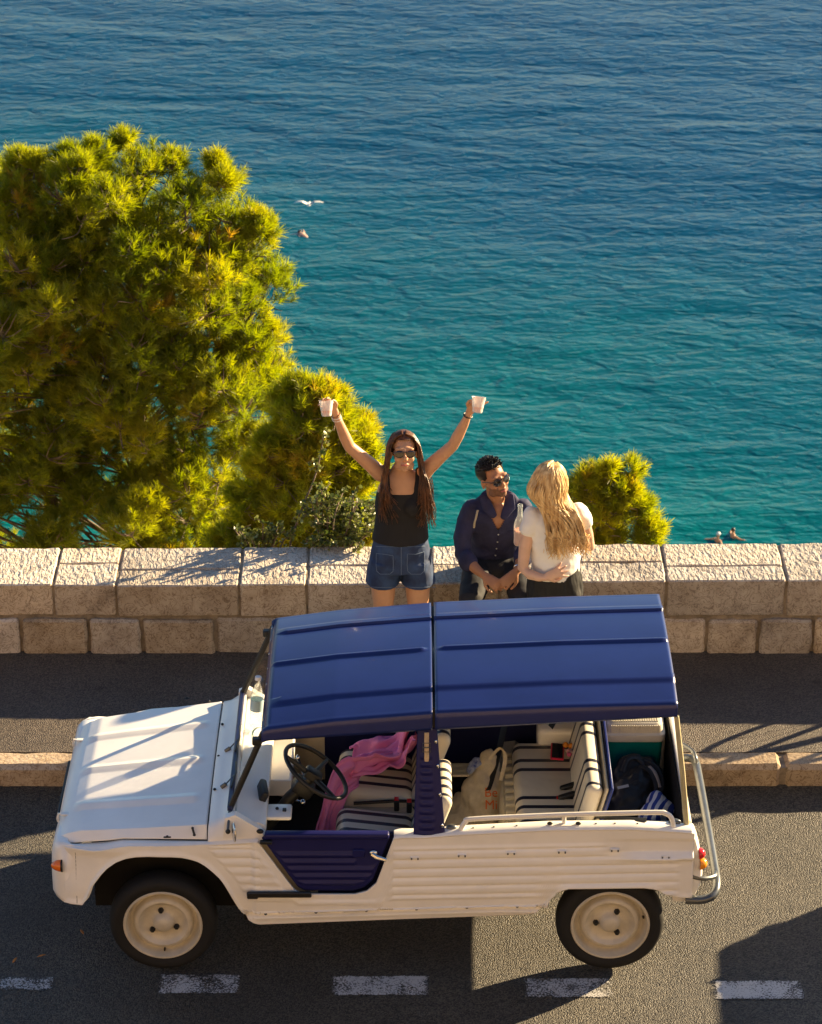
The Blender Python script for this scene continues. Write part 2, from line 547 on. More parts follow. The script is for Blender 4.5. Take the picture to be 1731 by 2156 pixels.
for x0, x1, ya, yb, wear in dash:
    vs, fs, ed = [], [], []
    nx, ny = 24, 8
    X0, X1, Y0, Y1 = x0 - .05, x1 + .05, yb - .02, ya + .02
    for j in range(ny + 1):
        for i in range(nx + 1):
            x = X0 + (X1 - X0) * i / nx; y = Y0 + (Y1 - Y0) * j / ny
            vs.append((x, y, road_z(y) + 0.004))
            d = max(x0 - x, x - x1, (yb - y) * 1.6, (y - ya) * 1.6)
            ed.append(max(0, d + 0.012) * 9 + wear)
    for j in range(ny):
        for i in range(nx):
            k = j * (nx + 1) + i
            fs.append((k, k + 1, k + nx + 2, k + nx + 1))
    o = MB().add(vs, fs).build('painted_dash', M_PAINT, road, smooth=False)
    at = o.data.attributes.new('edge', 'FLOAT', 'POINT')
    at.data.foreach_set('value', ed)

# --- stones with an uneven surface
def stone_mesh(name, x0, x1, y0, y1, z0, z1, seed, bev=0.02, amp=0.010, tilt=0.0, div=0.05):
    bm = bmesh.new()
    bmesh.ops.create_cube(bm, size=1)
    for v in bm.verts:
        v.co = Vector((v.co.x * (x1 - x0), v.co.y * (y1 - y0), v.co.z * (z1 - z0)))
    bmesh.ops.bevel(bm, geom=bm.edges[:], offset=bev, segments=1, affect='EDGES')
    # cut into a grid
    for ax, L in ((0, x1 - x0), (1, y1 - y0), (2, z1 - z0)):
        k = max(1, min(14, int(L / div)))
        for i in range(1, k):
            co = Vector((0, 0, 0)); co[ax] = -L / 2 + L * i / k
            no = Vector((0, 0, 0)); no[ax] = 1
            bmesh.ops.bisect_plane(bm, geom=bm.verts[:] + bm.edges[:] + bm.faces[:], plane_co=co, plane_no=no, dist=0.002)
    bm.normal_update()
    for v in bm.verts:
        q = (v.co + Vector((seed * 3.7, seed * 1.3, 0)))
        d = noise.noise(q * 9) * amp + noise.noise(q * 22) * amp * 0.6
        v.co = v.co + v.normal * d
        v.co.z += tilt * v.co.x
    me = bpy.data.meshes.new(name)
    bm.to_mesh(me); bm.free()
    me.polygons.foreach_set('use_smooth', [True] * len(me.polygons))
    me.set_sharp_from_angle(angle=R(26))
    return me

pw = thing('parapet_wall', (0, 3.45, 0.12), 'low limestone parapet wall of two courses between the pavement and the sea', 'wall')
YF, YB = 3.20, 3.695
def top_z(x): return 0.604 + 0.008 * (x + 2.4)
mb = MB()
mb.loft([[(-9, YF + .014, 0.0), (-9, YB - .006, -0.3), (-9, YB - .006, top_z(-9) - .009), (-9, YF + .014, top_z(-9) - .009)],
         [(9, YF + .014, 0.0), (9, YB - .006, -0.3), (9, YB - .006, top_z(9) - .009), (9, YF + .014, top_z(9) - .009)]])
mb.build('mortar_core', M_MORTAR, pw, smooth=False)
tops = [-8.8, -8.1, -7.2, -6.7, -5.8, -5.1, -4.3, -3.55, -2.84, -2.27, -1.87, -1.09, -0.66, 0.13, 0.56, 1.065, 1.62, 2.38, 3.05, 3.7, 4.5, 5.1, 5.9, 6.7, 7.4, 8.1, 8.8]
split = {(-1.87, -1.09): .42, (-2.27, -1.87): .58, (1.065, 1.62): .52, (1.62, 2.38): .40, (0.13, 0.56): .5, (-0.66, 0.13): .5, (3.7, 4.5): .45, (-5.1, -4.3): .5}
k = 0
rnd = random.Random(11)
def put_stone(x0, x1, y0, y1, z0, z1, material, amp, bev, tilt=0.0, par=pw, nm='stone', dv=0.05):
    global k
    k += 1
    g = 0.009
    me = stone_mesh(nm, x0 + g, x1 - g, y0, y1, z0, z1, k, bev, amp, tilt, dv)
    if material is M_CAP:
        me.materials.append(M_STONE); me.materials.append(M_CAP)
        for p_ in me.polygons: p_.material_index = 1 if p_.normal.z > .6 else 0
    else:
        me.materials.append(material)
    o = bpy.data.objects.new(nm, me); COL.objects.link(o); o.parent = par
    o.location = Vector(((x0 + x1) / 2, (y0 + y1) / 2, (z0 + z1) / 2)) - org(par)
    return o
def m_cap_split():
    return M_CAP
for a, b in zip(tops, tops[1:]):
    zt = top_z((a + b) / 2)
    # face of the coping course below the tooled top
    s = split.get((a, b))
    dz = rnd.uniform(-.004, .006); yv = rnd.uniform(-.006, .006)
    if s:
        ym = YF + (YB - YF) * s
        put_stone(a, b, YF + yv, ym - .002, .385, zt + dz, M_CAP, 0.007, 0.008, 0.008)
        put_stone(a, b, ym + .003, YB + .005, .385, zt + dz + .003, M_CAP, 0.006, 0.008, 0.008)
    else:
        put_stone(a, b, YF + yv, YB + .005, .385, zt + dz, M_CAP, 0.007, 0.008, 0.008)
lows = [-8.8, -8.3, -7.6, -7.0, -6.3, -5.8, -5.2, -4.6, -3.9, -3.4, -2.93, -2.49, -2.06, -1.72, -1.25, -0.84, -0.4, 0.02, 0.5, 0.9, 1.3, 1.89, 2.22, 2.57, 3.0, 3.5, 4.1, 4.6, 5.2, 5.7, 6.3, 7.0, 7.5, 8.1, 8.8]
for a, b in zip(lows, lows[1:]):
    put_stone(a + .004, b - .004, YF - .012 + rnd.uniform(-.01, .01), YB, 0.10, 0.362 + rnd.uniform(-.008, .006), M_STONE, 0.012, 0.014)
kb = tag(bpy.data.objects.new('kerb', None), kind='structure'); COL.objects.link(kb); kb.location = (0, 1.93, 0)
x = -7.2
for wd in [1.2, 1.05, 1.1, 1.15, 1.2, 1.25, 1.3, 1.18, 1.52, 1.0, 1.15, 1.2, 1.1, 1.2, 1.1]:
    put_stone(x, x + wd, 1.83, 2.005, -0.16, 0.128, M_KERB, 0.008, 0.028, par=kb, nm='kerb_stone', dv=0.09)
    x += wd
mb = MB(); mb.box(-120, -7.2, 1.84, 2.0, -.2, .125); mb.box(x, 120, 1.84, 2.0, -.2, .125)
o = mb.build('far_kerb', M_KERB, kb); o['kind'] = 'stuff'
mb = MB(); mb.box(-7.2, x, 1.846, 2.0, -.2, .105); mb.build('kerb_bed', M_MORTAR, kb)

# --- sea
def m_sea():
    m, n, l, b = new_mat('sea_water')
    ge = nd(n, 'ShaderNodeNewGeometry')
    sp = nd(n, 'ShaderNodeSeparateXYZ'); l.new(ge.outputs['Position'], sp.inputs[0])
    # shallow -> deep over the seabed shelf: distance from shore plus large patches
    nz = nd(n, 'ShaderNodeTexNoise'); nz.inputs['Scale'].default_value = 0.03; nz.inputs['Detail'].default_value = 3
    mp0 = nd(n, 'ShaderNodeMapping'); mp0.inputs['Scale'].default_value = (0.8, 1.3, 1); l.new(ge.outputs['Position'], mp0.inputs[0]); l.new(mp0.outputs[0], nz.inputs['Vector'])
    a1 = nd(n, 'ShaderNodeMath', operation='MULTIPLY'); a1.inputs[1].default_value = 0.75; l.new(sp.outputs[0], a1.inputs[0])   # deeper to the right
    ab = nd(n, 'ShaderNodeMath', operation='MAXIMUM'); ab.inputs[1].default_value = -6.0; l.new(a1.outputs[0], ab.inputs[0])
    a2 = nd(n, 'ShaderNodeMath', operation='ADD'); l.new(sp.outputs[1], a2.inputs[0]); l.new(ab.outputs[0], a2.inputs[1])
    a3 = nd(n, 'ShaderNodeMath', operation='MULTIPLY_ADD'); a3.inputs[1].default_value = 46; l.new(nz.outputs['Fac'], a3.inputs[0]); l.new(a2.outputs[0], a3.inputs[2])
    mr = nd(n, 'ShaderNodeMapRange'); mr.inputs[1].default_value = 97; mr.inputs[2].default_value = 215; l.new(a3.outputs[0], mr.inputs[0])
    rp = nd(n, 'ShaderNodeValToRGB'); e = rp.color_ramp.elements
    e[0].position = 0.0; e[0].color = (0.0, 0.190, 0.155, 1)
    e[1].position = 1.0; e[1].color = (0.0, 0.044, 0.112, 1)
    q = e.new(0.20); q.color = (0.0, 0.150, 0.138, 1)
    q = e.new(0.42); q.color = (0.0, 0.082, 0.112, 1)
    q = e.new(0.65); q.color = (0.0, 0.052, 0.112, 1)
    l.new(mr.outputs[0], rp.inputs[0])
    l.new(rp.outputs[0], b.inputs['Base Color'])
    b.inputs['Roughness'].default_value = 0.16
    b.inputs['Specular IOR Level'].default_value = 0.17
    b.inputs['IOR'].default_value = 1.333
    def wave(sx, sy, rot, sc, det, dist_):
        mp = nd(n, 'ShaderNodeMapping'); mp.inputs['Scale'].default_value = (sx, sy, 1); mp.inputs['Rotation'].default_value = (0, 0, R(rot))
        l.new(ge.outputs['Position'], mp.inputs[0])
        t = nd(n, 'ShaderNodeTexNoise'); t.inputs['Scale'].default_value = sc; t.inputs['Detail'].default_value = det; t.inputs['Distortion'].default_value = dist_
        t.inputs['Roughness'].default_value = 0.55
        l.new(mp.outputs[0], t.inputs['Vector'])
        return t.outputs['Fac']
    prev = None
    for (sx, sy, rot, sc, det, di, dist_) in [(0.40, 1.0, 14, 0.15, 2, 0.4, 0.70), (0.50, 1.0, 8, 1.05, 2, 0.6, 0.20), (0.60, 1.0, 16, 2.7, 3, 0.6, 0.075)]:
        bp = nd(n, 'ShaderNodeBump'); bp.inputs['Strength'].default_value = 1.0; bp.inputs['Distance'].default_value = dist_
        l.new(wave(sx, sy, rot, sc, det, di), bp.inputs['Height'])
        if prev: l.new(prev.outputs[0], bp.inputs['Normal'])
        prev = bp
    l.new(prev.outputs[0], b.inputs['Normal'])
    return m
SEA = -52.0
sheet('sea', -3000, 3000, 30, 6000, SEA, m_sea())
# ================================================================ THE OPEN CAR
YC = 0.71                                        # centre line of the car
M_WHITE = mat('cream_white_plastic', (0.84, 0.81, 0.755), 0.34, var=0.055, scale=3.2, coat=0.2, bump=0.15, bscale=14, bdist=0.002)
M_BLUE = mat('navy_plastic', (0.008, 0.017, 0.110), 0.33, coat=0.18, var=0.10, scale=5, bump=0.10, bscale=9, bdist=0.003)
M_BLUED = mat('navy_door_plastic', (0.010, 0.011, 0.085), 0.42, spec=0.3, var=0.10, scale=5)
M_NAVY = mat('navy_frame', (0.01, 0.012, 0.055), 0.35, coat=0.3)
M_BLACK = mat('black_plastic', (0.012, 0.012, 0.012), 0.45)
M_MATTBLACK = mat('black_mat', (0.008, 0.007, 0.006), 0.95, var=0.3, scale=12)
M_RUBBER = mat('tyre_rubber', (0.009, 0.0085, 0.008), 0.8, bump=0.6, bscale=70, bdist=0.002)
M_RIM = mat('rim_cream', (0.56, 0.50, 0.385), 0.35, var=0.15, scale=9, coat=0.2)
M_CHROME = mat('chrome', (0.65, 0.64, 0.62), 0.18, metal=1.0)
M_STEEL = mat('steel_tube', (0.13, 0.14, 0.145), 0.32, metal=0.6, var=0.2, scale=10)
M_WHITETUBE = mat('white_tube', (0.78, 0.74, 0.66), 0.3, coat=0.3)
M_POST = mat('beige_post', (0.42, 0.37, 0.22), 0.45, var=0.2)
M_ORANGE = mat('orange_lens', (0.75, 0.16, 0.01), 0.15, coat=0.6)
M_AMBER = mat('amber_lens', (0.85, 0.28, 0.01), 0.15, coat=0.6)
M_RED = mat('red_lens', (0.62, 0.02, 0.02), 0.15, coat=0.6)
M_LEATHER = mat('tan_leather', (0.52, 0.38, 0.23), 0.6, var=0.25, scale=30)
M_GLASS = mat('clear_glass', (0.9, 0.95, 0.95), 0.02, trans=1.0, ior=1.02, alpha=0.25)
M_LAMP = mat('lamp_glass', (0.8, 0.8, 0.8), 0.1, trans=0.4, coat=0.6)
M_CREAM = mat('cream_inner', (0.55, 0.49, 0.36), 0.5, var=0.15, scale=7)

def m_stripe(name, stripes):
    m, n, l, b = new_mat(name)
    tc = nd(n, 'ShaderNodeTexCoord')
    sp = nd(n, 'ShaderNodeSeparateXYZ'); l.new(tc.outputs['Object'], sp.inputs[0])
    mr = nd(n, 'ShaderNodeMapRange'); mr.inputs[1].default_value = -YC; mr.inputs[2].default_value = YC
    l.new(sp.outputs[1], mr.inputs[0])
    rp = nd(n, 'ShaderNodeValToRGB'); rp.color_ramp.interpolation = 'CONSTANT'
    e = rp.color_ramp.elements
    cr, nv = (0.70, 0.63, 0.50, 1), (0.012, 0.014, 0.03, 1)
    e[0].position = 0; e[0].color = cr; e[1].position = 0.9999; e[1].color = cr
    for a, b_ in stripes:
        q = e.new(a / (2 * YC)); q.color = nv
        q = e.new(b_ / (2 * YC)); q.color = cr
    l.new(mr.outputs[0], rp.inputs[0])
    nz = nd(n, 'ShaderNodeTexNoise'); nz.inputs['Scale'].default_value = 12; nz.inputs['Detail'].default_value = 6; l.new(tc.outputs['Object'], nz.inputs['Vector'])
    mx = nd(n, 'ShaderNodeMix', data_type='RGBA', blend_type='MULTIPLY'); mx.inputs[0].default_value = 0.3
    l.new(rp.outputs[0], mx.inputs[6]); l.new(nz.outputs['Color'], mx.inputs[7])
    l.new(rp.outputs[0], b.inputs['Base Color'])
    b.inputs['Roughness'].default_value = 0.42
    n2 = nd(n, 'ShaderNodeTexNoise'); n2.inputs['Scale'].default_value = 9; l.new(tc.outputs['Object'], n2.inputs['Vector'])
    bp = nd(n, 'ShaderNodeBump'); bp.inputs['Strength'].default_value = 0.5; bp.inputs['Distance'].default_value = 0.012
    l.new(n2.outputs['Fac'], bp.inputs['Height']); l.new(bp.outputs[0], b.inputs['Normal'])
    return m
M_SEAT = m_stripe('striped_vinyl_front', [(.20, .232), (.285, .317), (.37, .402), (.46, .492), (.548, .58), (.87, .90), (.955, .985), (1.05, 1.082), (1.135, 1.167), (1.22, 1.25)])
M_BENCH = m_stripe('striped_vinyl_bench', [(.26, .29), (.345, .375), (.49, .522), (.585, .617), (.885, .917), (.985, 1.017), (1.13, 1.16)])

CAR = thing('open_car', (-0.2, YC, 0), 'small white open car with glossy navy blue roof and doors parked by the kerb', 'car')

def yy(hw, s):                                    # half width -> y on side s (-1 near the road, +1 by the kerb)
    return YC + s * hw

# ---- side panels -------------------------------------------------
ZB = [(-1.86, .44), (-1.80, .435), (-1.76, .43), (-1.735, .47), (-1.71, .538), (-1.665, .60), (-1.62, .65), (-1.57, .69), (-1.515, .717), (-1.46, .732), (-1.395, .739), (-1.27, .739), (-1.22, .735),
      (-1.176, .723), (-1.13, .705), (-1.093, .68), (-1.055, .645), (-1.019, .605), (-.99, .56), (-.963, .507), (-.915, .404), (-.874, .331), (-.85, .308), (-.82, .298), (.478, .36), (.62, .368), (.665, .378), (.70, .41), (.72, .44), (.75, .485),
      (.778, .52), (.80, .537), (.838, .55), (1.24, .556), (1.29, .549), (1.33, .53), (1.371, .508), (1.42, .492), (1.483, .488), (1.50, .495)]
ZT = [(-1.86, .762), (-1.80, .76), (-1.74, .752), (-1.69, .748), (-1.64, .757), (-1.58, .775), (-1.5, .792), (-1.39, .797), (-1.09, .806), (-.81, .824)]
DOOR_L = [(-.81, .822), (-.62, .53), (-.58, .505), (-.30, .505), (-.235, .525), (-.185, .575), (-.094, .84)]
ZT2 = [(-.094, .842), (-.05, .85), (.07, .85), (.25, .868), (.73, .897), (1.17, .902), (1.42, .885), (1.50, .878)]
LED = [(-.9, .385), (.478, .438), (.70, .436)]
def zt(x):
    if x < -.81: return lerp(ZT, x)
    if x < -.094: return lerp(DOOR_L, x)
    return lerp(ZT2, x)
def side_off(x, z):
    """outward bulge (m) of the moulded side at (x, z)"""
    d = 0.0
    # corrugation
    m_ = 0.0
    if x > -.16:
        a = smooth01((x + .14 - (0.02 if z > .6 else 0)) / .05) * smooth01((1.44 - x) / .05)
        zz = z - 0.022 * (x - .2)
        m_ = a * smooth01((zz - .47) / .02) * smooth01((.81 - zz) / .03)
        if x > .95: m_ *= 1 - smooth01((zz - .70) / .03) * smooth01((x - .95) / .15)
        if x > .72: m_ *= 1.0
        zc = zz
    elif x > -1.12 and x < -.62:
        lft = lerp([(.39, -.86), (.5, -.90), (.6, -.95), (.7, -1.03), (.80, -1.09)], z)
        rgt = lerp([(.39, -.30), (.5, -.64), (.6, -.70), (.7, -.755), (.80, -.83)], z)
        m_ = smooth01((x - lft) / .03) * smooth01((rgt - x) / .03) * smooth01((.80 - z) / .02) * smooth01((z - .44) / .02)
        zc = z
    if m_ > 0:
        ph = (zc % 0.0535) / 0.0535
        d += 0.0085 * m_ * (1 - math.exp(-((ph - .5) / .17) ** 2))
    if -.62 <= x <= -.16 and z < .50:
        ph = (z % 0.0535) / 0.0535
        d += 0.007 * smooth01((z - .42) / .02) * smooth01((.485 - z) / .02) * (0.5 - 0.5 * math.cos(2 * PI * ph)) * 0.9
    # ledge and sill below it
    if -.9 < x < .72:
        zl = lerp(LED, x)
        if z < zl:
            t = (zl - z)
            d += 0.014 * math.exp(-((t - .004) / .006) ** 2) - 0.022 * smooth01(t / .012) * (1 - smooth01((t - .03) / .015)) - 0.004 * smooth01((t - .05) / .02)
    # arch lips
    zb_ = lerp(ZB, x)
    if x < -.84 or x > .7:
        t = z - zb_
        d += 0.012 * math.exp(-(t / .02) ** 2) * (0.6 if x > .7 else 1.0)
    # front wing swelling and rounded nose corner
    if x < -.9:
        d += 0.012 * smooth01((-.95 - x) / .3) * smooth01((z - .7) / .06) * smooth01((.86 - z) / .06)
    if x < -1.78:
        d -= 0.012 * smooth01((-1.81 - x) / .05)
    # rear shoulder flare
    if x > .95:
        f = smooth01((x - .95) / .35)
        d += f * (0.020 * math.exp(-((z - .735) / .016) ** 2) - 0.010 * smooth01((z - .75) / .02) * smooth01((.85 - z) / .03))
    return d
def side_panel(s):
    xs = []
    x = -1.86
    while x < 1.5001:
        xs.append(x); x += 0.0125
    xs += [-.8101, -.0939, 1.5]
    xs = sorted(set(round(q, 4) for q in xs))
    NZ = 110
    vs, fs = [], []
    for x in xs:
        b, t = lerp(ZB, x), zt(x)
        for j in range(NZ + 1):
            z = b + (t - b) * j / NZ
            # tumblehome: upper edge leans inwards a little
            hw = 0.76 + side_off(x, z) - 0.016 * smooth01((z - .55) / .3) - 0.02 * smooth01((.45 - z) / .15)
            if x < -.84: hw -= 0.012
            if x < -1.3: hw -= 0.055 * ((-1.3 - x) / .56) ** 1.4 * (.25 + .75 * smooth01((z - .48) / .2))
            vs.append((x, yy(hw, s), z))
    for i in range(len(xs) - 1):
        for j in range(NZ):
            q = (i * (NZ + 1) + j, (i + 1) * (NZ + 1) + j, (i + 1) * (NZ + 1) + j + 1, i * (NZ + 1) + j + 1)
            fs.append(q if s < 0 else q[::-1])
    o = MB().add(vs, fs).build('side_panel', M_WHITE, CAR, angle=60)
    sm = o.modifiers.new('thick', 'SOLIDIFY'); sm.thickness = 0.018; sm.offset = -1
    return o
for s in (-1, 1):
    sp_ = side_panel(s)
    MB().tube([(-1.788, yy(.746 + side_off(-1.788, z) - .016 * smooth01((z - .55) / .3) - .055 * (.488 / .56) ** 1.4 * (.25 + .75 * smooth01((z - .48) / .2)), s), z) for z in [.44 + .315 * q / 14 for q in range(15)]], .0022, 6).build('panel_gap', M_BLACK, sp_)
    # small riveted tie clips on the corrugated side
    for x, z in [(.02, .735), (.27, .752), (.53, .766), (.80, .775), (1.08, .785), (1.35, .742)]:
        mb = MB(); mb.box(x - .024, x + .024, yy(.757, s) - .007, yy(.757, s) + .007, z - .009, z + .009, .003, 1)
        mb.build('tie_clip', M_WHITE, sp_)
        for dx in (-.017, .017):
            MB().box(x + dx - .004, x + dx + .004, yy(.766, s) - .004, yy(.766, s) + .004, z - .005, z + .005).build('rivet', M_STEEL, sp_)
    # fuel flap like dimple on the sill
    mb = MB(); mb.ell((.33, yy(.748, s), .475), (.055, .012, .030)); mb.build('jacking_dimple', M_CREAM, sp_)
    for i in range(6):
        x = -.78 + i * .27
        z = lerp(LED, x) - .02
        mb = MB(); mb.ell((x, yy(.742, s), z), (.009, .006, .007), u=8, v=5); mb.build('bolt', M_STEEL, sp_)

# ---- rear side rims (flat tops with rail) ------------------------
for s in (-1, 1):
    rings = []
    for i in range(40):
        x = -.09 + 1.575 * i / 39
        z = lerp(ZT2, x)
        inn = .66
        prof = [(.742, z - .012), (.748, z + .004), (.740, z + .014), (.70, z + .017), (inn + .012, z + .016), (inn, z + .008), (inn - .004, z - .03), (inn + .012, z - .03), (.73, z - .03)]
        rings.append([(x, yy(h, s), q) for h, q in prof])
    MB().loft(rings).build('body_rim', M_WHITE, CAR, angle=50)
    a, b = sorted((yy(.655, s), yy(.665, s)))
    MB().box(-.08, 1.46, a, b, .475, .845).build('inner_wall', M_NAVY, CAR)
    # rail
    R_ = [(.262, .715, .875), (.268, .712, .895), (.29, .708, .930), (.34, .705, .946), (.81, .703, .970), (1.28, .703, .984), (1.345, .704, .978), (1.378, .708, .952), (1.392, .712, .89)]
    mb = MB(); mb.tube(spline([(x, yy(h, s), z) for x, h, z in R_], 6), .0135, 10)
    ra = mb.build('side_rail', M_WHITETUBE, CAR)
    mb = MB(); mb.tube([(.81, yy(.703, s), .90), (.81, yy(.703, s), .97)], .011, 8); mb.box(.73, .89, yy(.715, s) - .012, yy(.715, s) + .012, .912, .918); mb.build('rail_support', M_WHITETUBE, ra)
    for x in (.735, .885):
        MB().ell((x, yy(.715, s), .924), (.016, .010, .010), u=8, v=6).build('rail_knob', M_BLACK, ra)
    for x in (.33, .44, .56, .98, 1.08, 1.2):
        mb = MB(); mb.ell((x, yy(.705, s), lerp(ZT2, x) + .017), (.006, .006, .004), u=8, v=5); mb.build('screw', M_STEEL, CAR)
    MB().ell((1.40, yy(.67, s), .905), (.035, .02, .018), u=10, v=6).build('tie_hook', M_STEEL, CAR); MB().ell((.215, yy(.69, s), .885), (.03, .02, .015), u=10, v=6).build('tie_hook', M_STEEL, CAR)

# ---- floor, firewall, inner boxes -------------------------------
mb = MB(); mb.box(-.86, .47, .02, 1.40, .338, .362); mb.build('floor', M_MATTBLACK, CAR)
mb = MB(); mb.box(.56, 1.47, .06, 1.36, .455, .49); mb.build('load_floor', M_MATTBLACK, CAR)
mb = MB(); mb.box(-.90, -.86, .02, 1.40, .30, .86); mb.build('firewall', M_MATTBLACK, CAR)
mb = MB(); mb.box(-1.72, -.90, .20, 1.22, .27, .76); mb.build('engine_bay', M_MATTBLACK, CAR)
for ya in (.03, 1.37):
    MB().box(-.86, -.50, ya, ya + .02, .335, .84).build('inner_skin', M_CREAM, CAR)
    MB().box(-.499, -.09, ya, ya + .02, .335, .84).build('inner_skin', M_NAVY, CAR)
# ribbed riser in front of the bench
mb = MB()
mb.loft([[(.47, y, .335), (.485, y, .345), (.50, y, .60), (.515, y, .625), (.60, y, .635), (.62, y, .62), (.62, y, .335)] for y in (.07, 1.35)])
rs = mb.build('riser', M_CREAM, CAR)
for i in range(13):
    y = .24 + i * .078
    MB().box(.525, .605, y, y + .036, .62, .650, .008, 1).build('riser_rib', M_CREAM, rs)
for s in (-1, 1):
    a, b = sorted((yy(.655, s), yy(.47, s)))
    mb = MB(); mb.box(.72, 1.45, a, b, .45, .80, .03, 3); mb.build('wheel_box', M_WHITE, CAR)

# ---- hood ---------------------------------------------------------
def hood_z(x, u):
    """x along, u in -1..1 across; returns (half width fraction y, z)"""
    t = smooth01((x + 1.90) / .82)
    hwb = .575 + .085 * min(1, max(0, (x + 1.9) / .82)) ** .6
    zb = lerp([(-1.91, .735), (-1.88, .762), (-1.84, .785), (-1.77, .808), (-1.60, .828), (-1.085, .882)], x)
    return hwb, zb
def hood_pt(x, k, n):
    hwb, zb = hood_z(x, 0)
    u = -1 + 2 * k / n
    if abs(u) > 0.9:                              # sloping flank
        t = (abs(u) - 0.9) / 0.1
        lo = lerp([(-1.91, .70), (-1.85, .745), (-1.61, .785), (-1.53, .806), (-1.09, .814)], x)
        low_hw = lerp([(-1.91, .60), (-1.8, .635), (-1.5, .675), (-1.085, .70)], x)
        hw = hwb + (low_hw - hwb) * t
        z = zb + (lo - zb) * t
    else:
        v = u / 0.9
        hw = hwb * abs(v)
        z = zb + 0.018 * (1 - v * v)
        # three pressed ribs
        for c in (-.60, 0.0, .60):
            q = (v - c) / .075
            e = smooth01((x + 1.84) / .05) * smooth01((-1.13 - x) / .05)
            z += 0.013 * e * (max(0, 1 - abs(q)) if abs(q) < 1 else 0) ** .8
    return (x, YC + math.copysign(hw, u), z)
N = 160
xs = [-1.91 + .825 * i / 66 for i in range(67)]
vs = [hood_pt(x, k, N) for x in xs for k in range(N + 1)]
fs = [(i * (N + 1) + k, (i + 1) * (N + 1) + k, (i + 1) * (N + 1) + k + 1, i * (N + 1) + k + 1) for i in range(66) for k in range(N)]
hd = MB().add(vs, fs).build('hood', M_WHITE, CAR, angle=24)
sm = hd.modifiers.new('thick', 'SOLIDIFY'); sm.thickness = 0.014; sm.offset = -1
for s in (-1, 1):
    y = yy(.395, s)
    mb = MB(); mb.box(-1.895, -1.84, y - .014, y + .014, .778, .788, .003, 1); mb.tube([(-1.885, y, .782), (-1.908, y, .785), (-1.915, y, .755), (-1.912, y, .735)], .007, 8)
    mb.build('hood_catch', M_WHITETUBE, hd)
    mb = MB(); mb.tube([(-1.16, yy(.682, s), .872), (-1.15, yy(.70, s), .845)], .006, 6); mb.ell((-1.16, yy(.682, s), .874), (.008, .008, .006), u=8, v=5); mb.ell((-1.15, yy(.702, s), .843), (.009, .008, .006), u=8, v=5)
    mb.build('hood_strap', M_BLACK, hd)
    mb = MB(); mb.box(-1.31, -1.27, yy(.742, s) - .006, yy(.742, s) + .006, .852, .858, .002, 1); mb.ell((-1.29, yy(.742, s), .860), (.008, .008, .006), u=8, v=5)
    mb.build('hood_clip', M_BLACK, CAR)
    # fender top shelf between hood edge and side panel
    rings = []
    for i in range(30):
        x = -1.86 + 1.05 * i / 29
        zt_ = lerp(ZT, x)
        lo = lerp([(-1.91, .69), (-1.85, .735), (-1.61, .775), (-1.53, .796), (-1.09, .804)], x) - .004
        lhw = lerp([(-1.91, .59), (-1.8, .625), (-1.5, .665), (-1.085, .69)], x)
        tp = (.012 * smooth01((-1.81 - x) / .05) if x < -1.81 else 0) + (.055 * ((-1.3 - x) / .56) ** 1.4 if x < -1.3 else 0)
        rings.append([(x, yy(.740 - tp, s), zt_ - .004), (x, yy(.722 - tp, s), zt_ + .008), (x, yy(lhw, s), lo), (x, yy(lhw - .03, s), lo - .02), (x, yy(lhw - .03, s), lo - .06), (x, yy(.70 - tp, s), lo - .06)])
    MB().loft(rings).build('wing_top', M_WHITE, CAR, angle=60)

# ---- nose ---------------------------------------------------------
rings = []
for i in range(33):
    u = -1 + 2 * i / 32
    hw = .682 * u
    e = smooth01((abs(u) - .90) / .10)
    xf = -1.925 + .040 * e * e
    y = YC + hw
    top = .755 - .015 * (1 - smooth01((abs(u) - .55) / .25))
    W = lambda z: YC + hw * (1 + .075 * (1 - smooth01((z - .46) / .2)))
    rings.append([(xf + .09, y, top + .01), (xf + .035, y, top + .012), (xf + .01, y, top - .015), (xf, y, top - .06), (xf - .004, W(.6), .60), (xf, W(.49), .49), (xf + .02, W(.445), .445), (xf + .06, W(.43), .435), (xf + .10, W(.45), .45)])
nz_ = MB().loft(rings).build('nose_panel', M_WHITE, CAR, angle=60)
mb = MB()
for i in range(6):
    mb.box(-1.936, -1.922, YC - .30, YC + .30, .52 + i * .034, .535 + i * .034, .004, 1)
mb.build('grille', M_BLACK, nz_)
for s in (-1, 1):
    mb = MB(); T = Matrix.Translation((-1.868, yy(.46, s), .63)) @ Matrix.Rotation(-PI / 2, 4, 'Y')
    mb.lathe([(.0, .05), (.05, .045), (.075, .03), (.085, .01), (.088, -.01), (.092, -.03)], 24, T)
    h = mb.build('headlight', M_LAMP, CAR)
    mb = MB(); mb.lathe([(.086, .012), (.098, .012), (.1, -.02), (.09, -.02)], 24, T); mb.build('headlight_ring', M_CHROME, h)
    # indicator on the corner of the wing, pointing forward
    T = Matrix.Translation((-1.868, yy(.690, s), .645)) @ Matrix.Rotation(-PI / 2, 4, 'Y')
    mb = MB(); mb.lathe([(.0, .056), (.014, .05), (.026, .032), (.033, .012), (.034, 0), (0, 0)], 18, T)
    t_ = mb.build('indicator', M_ORANGE, CAR)
    mb = MB(); mb.lathe([(.0, .001), (.036, .001), (.036, -.008), (0, -.008)], 18, T); mb.build('indicator_base', M_BLACK, t_)

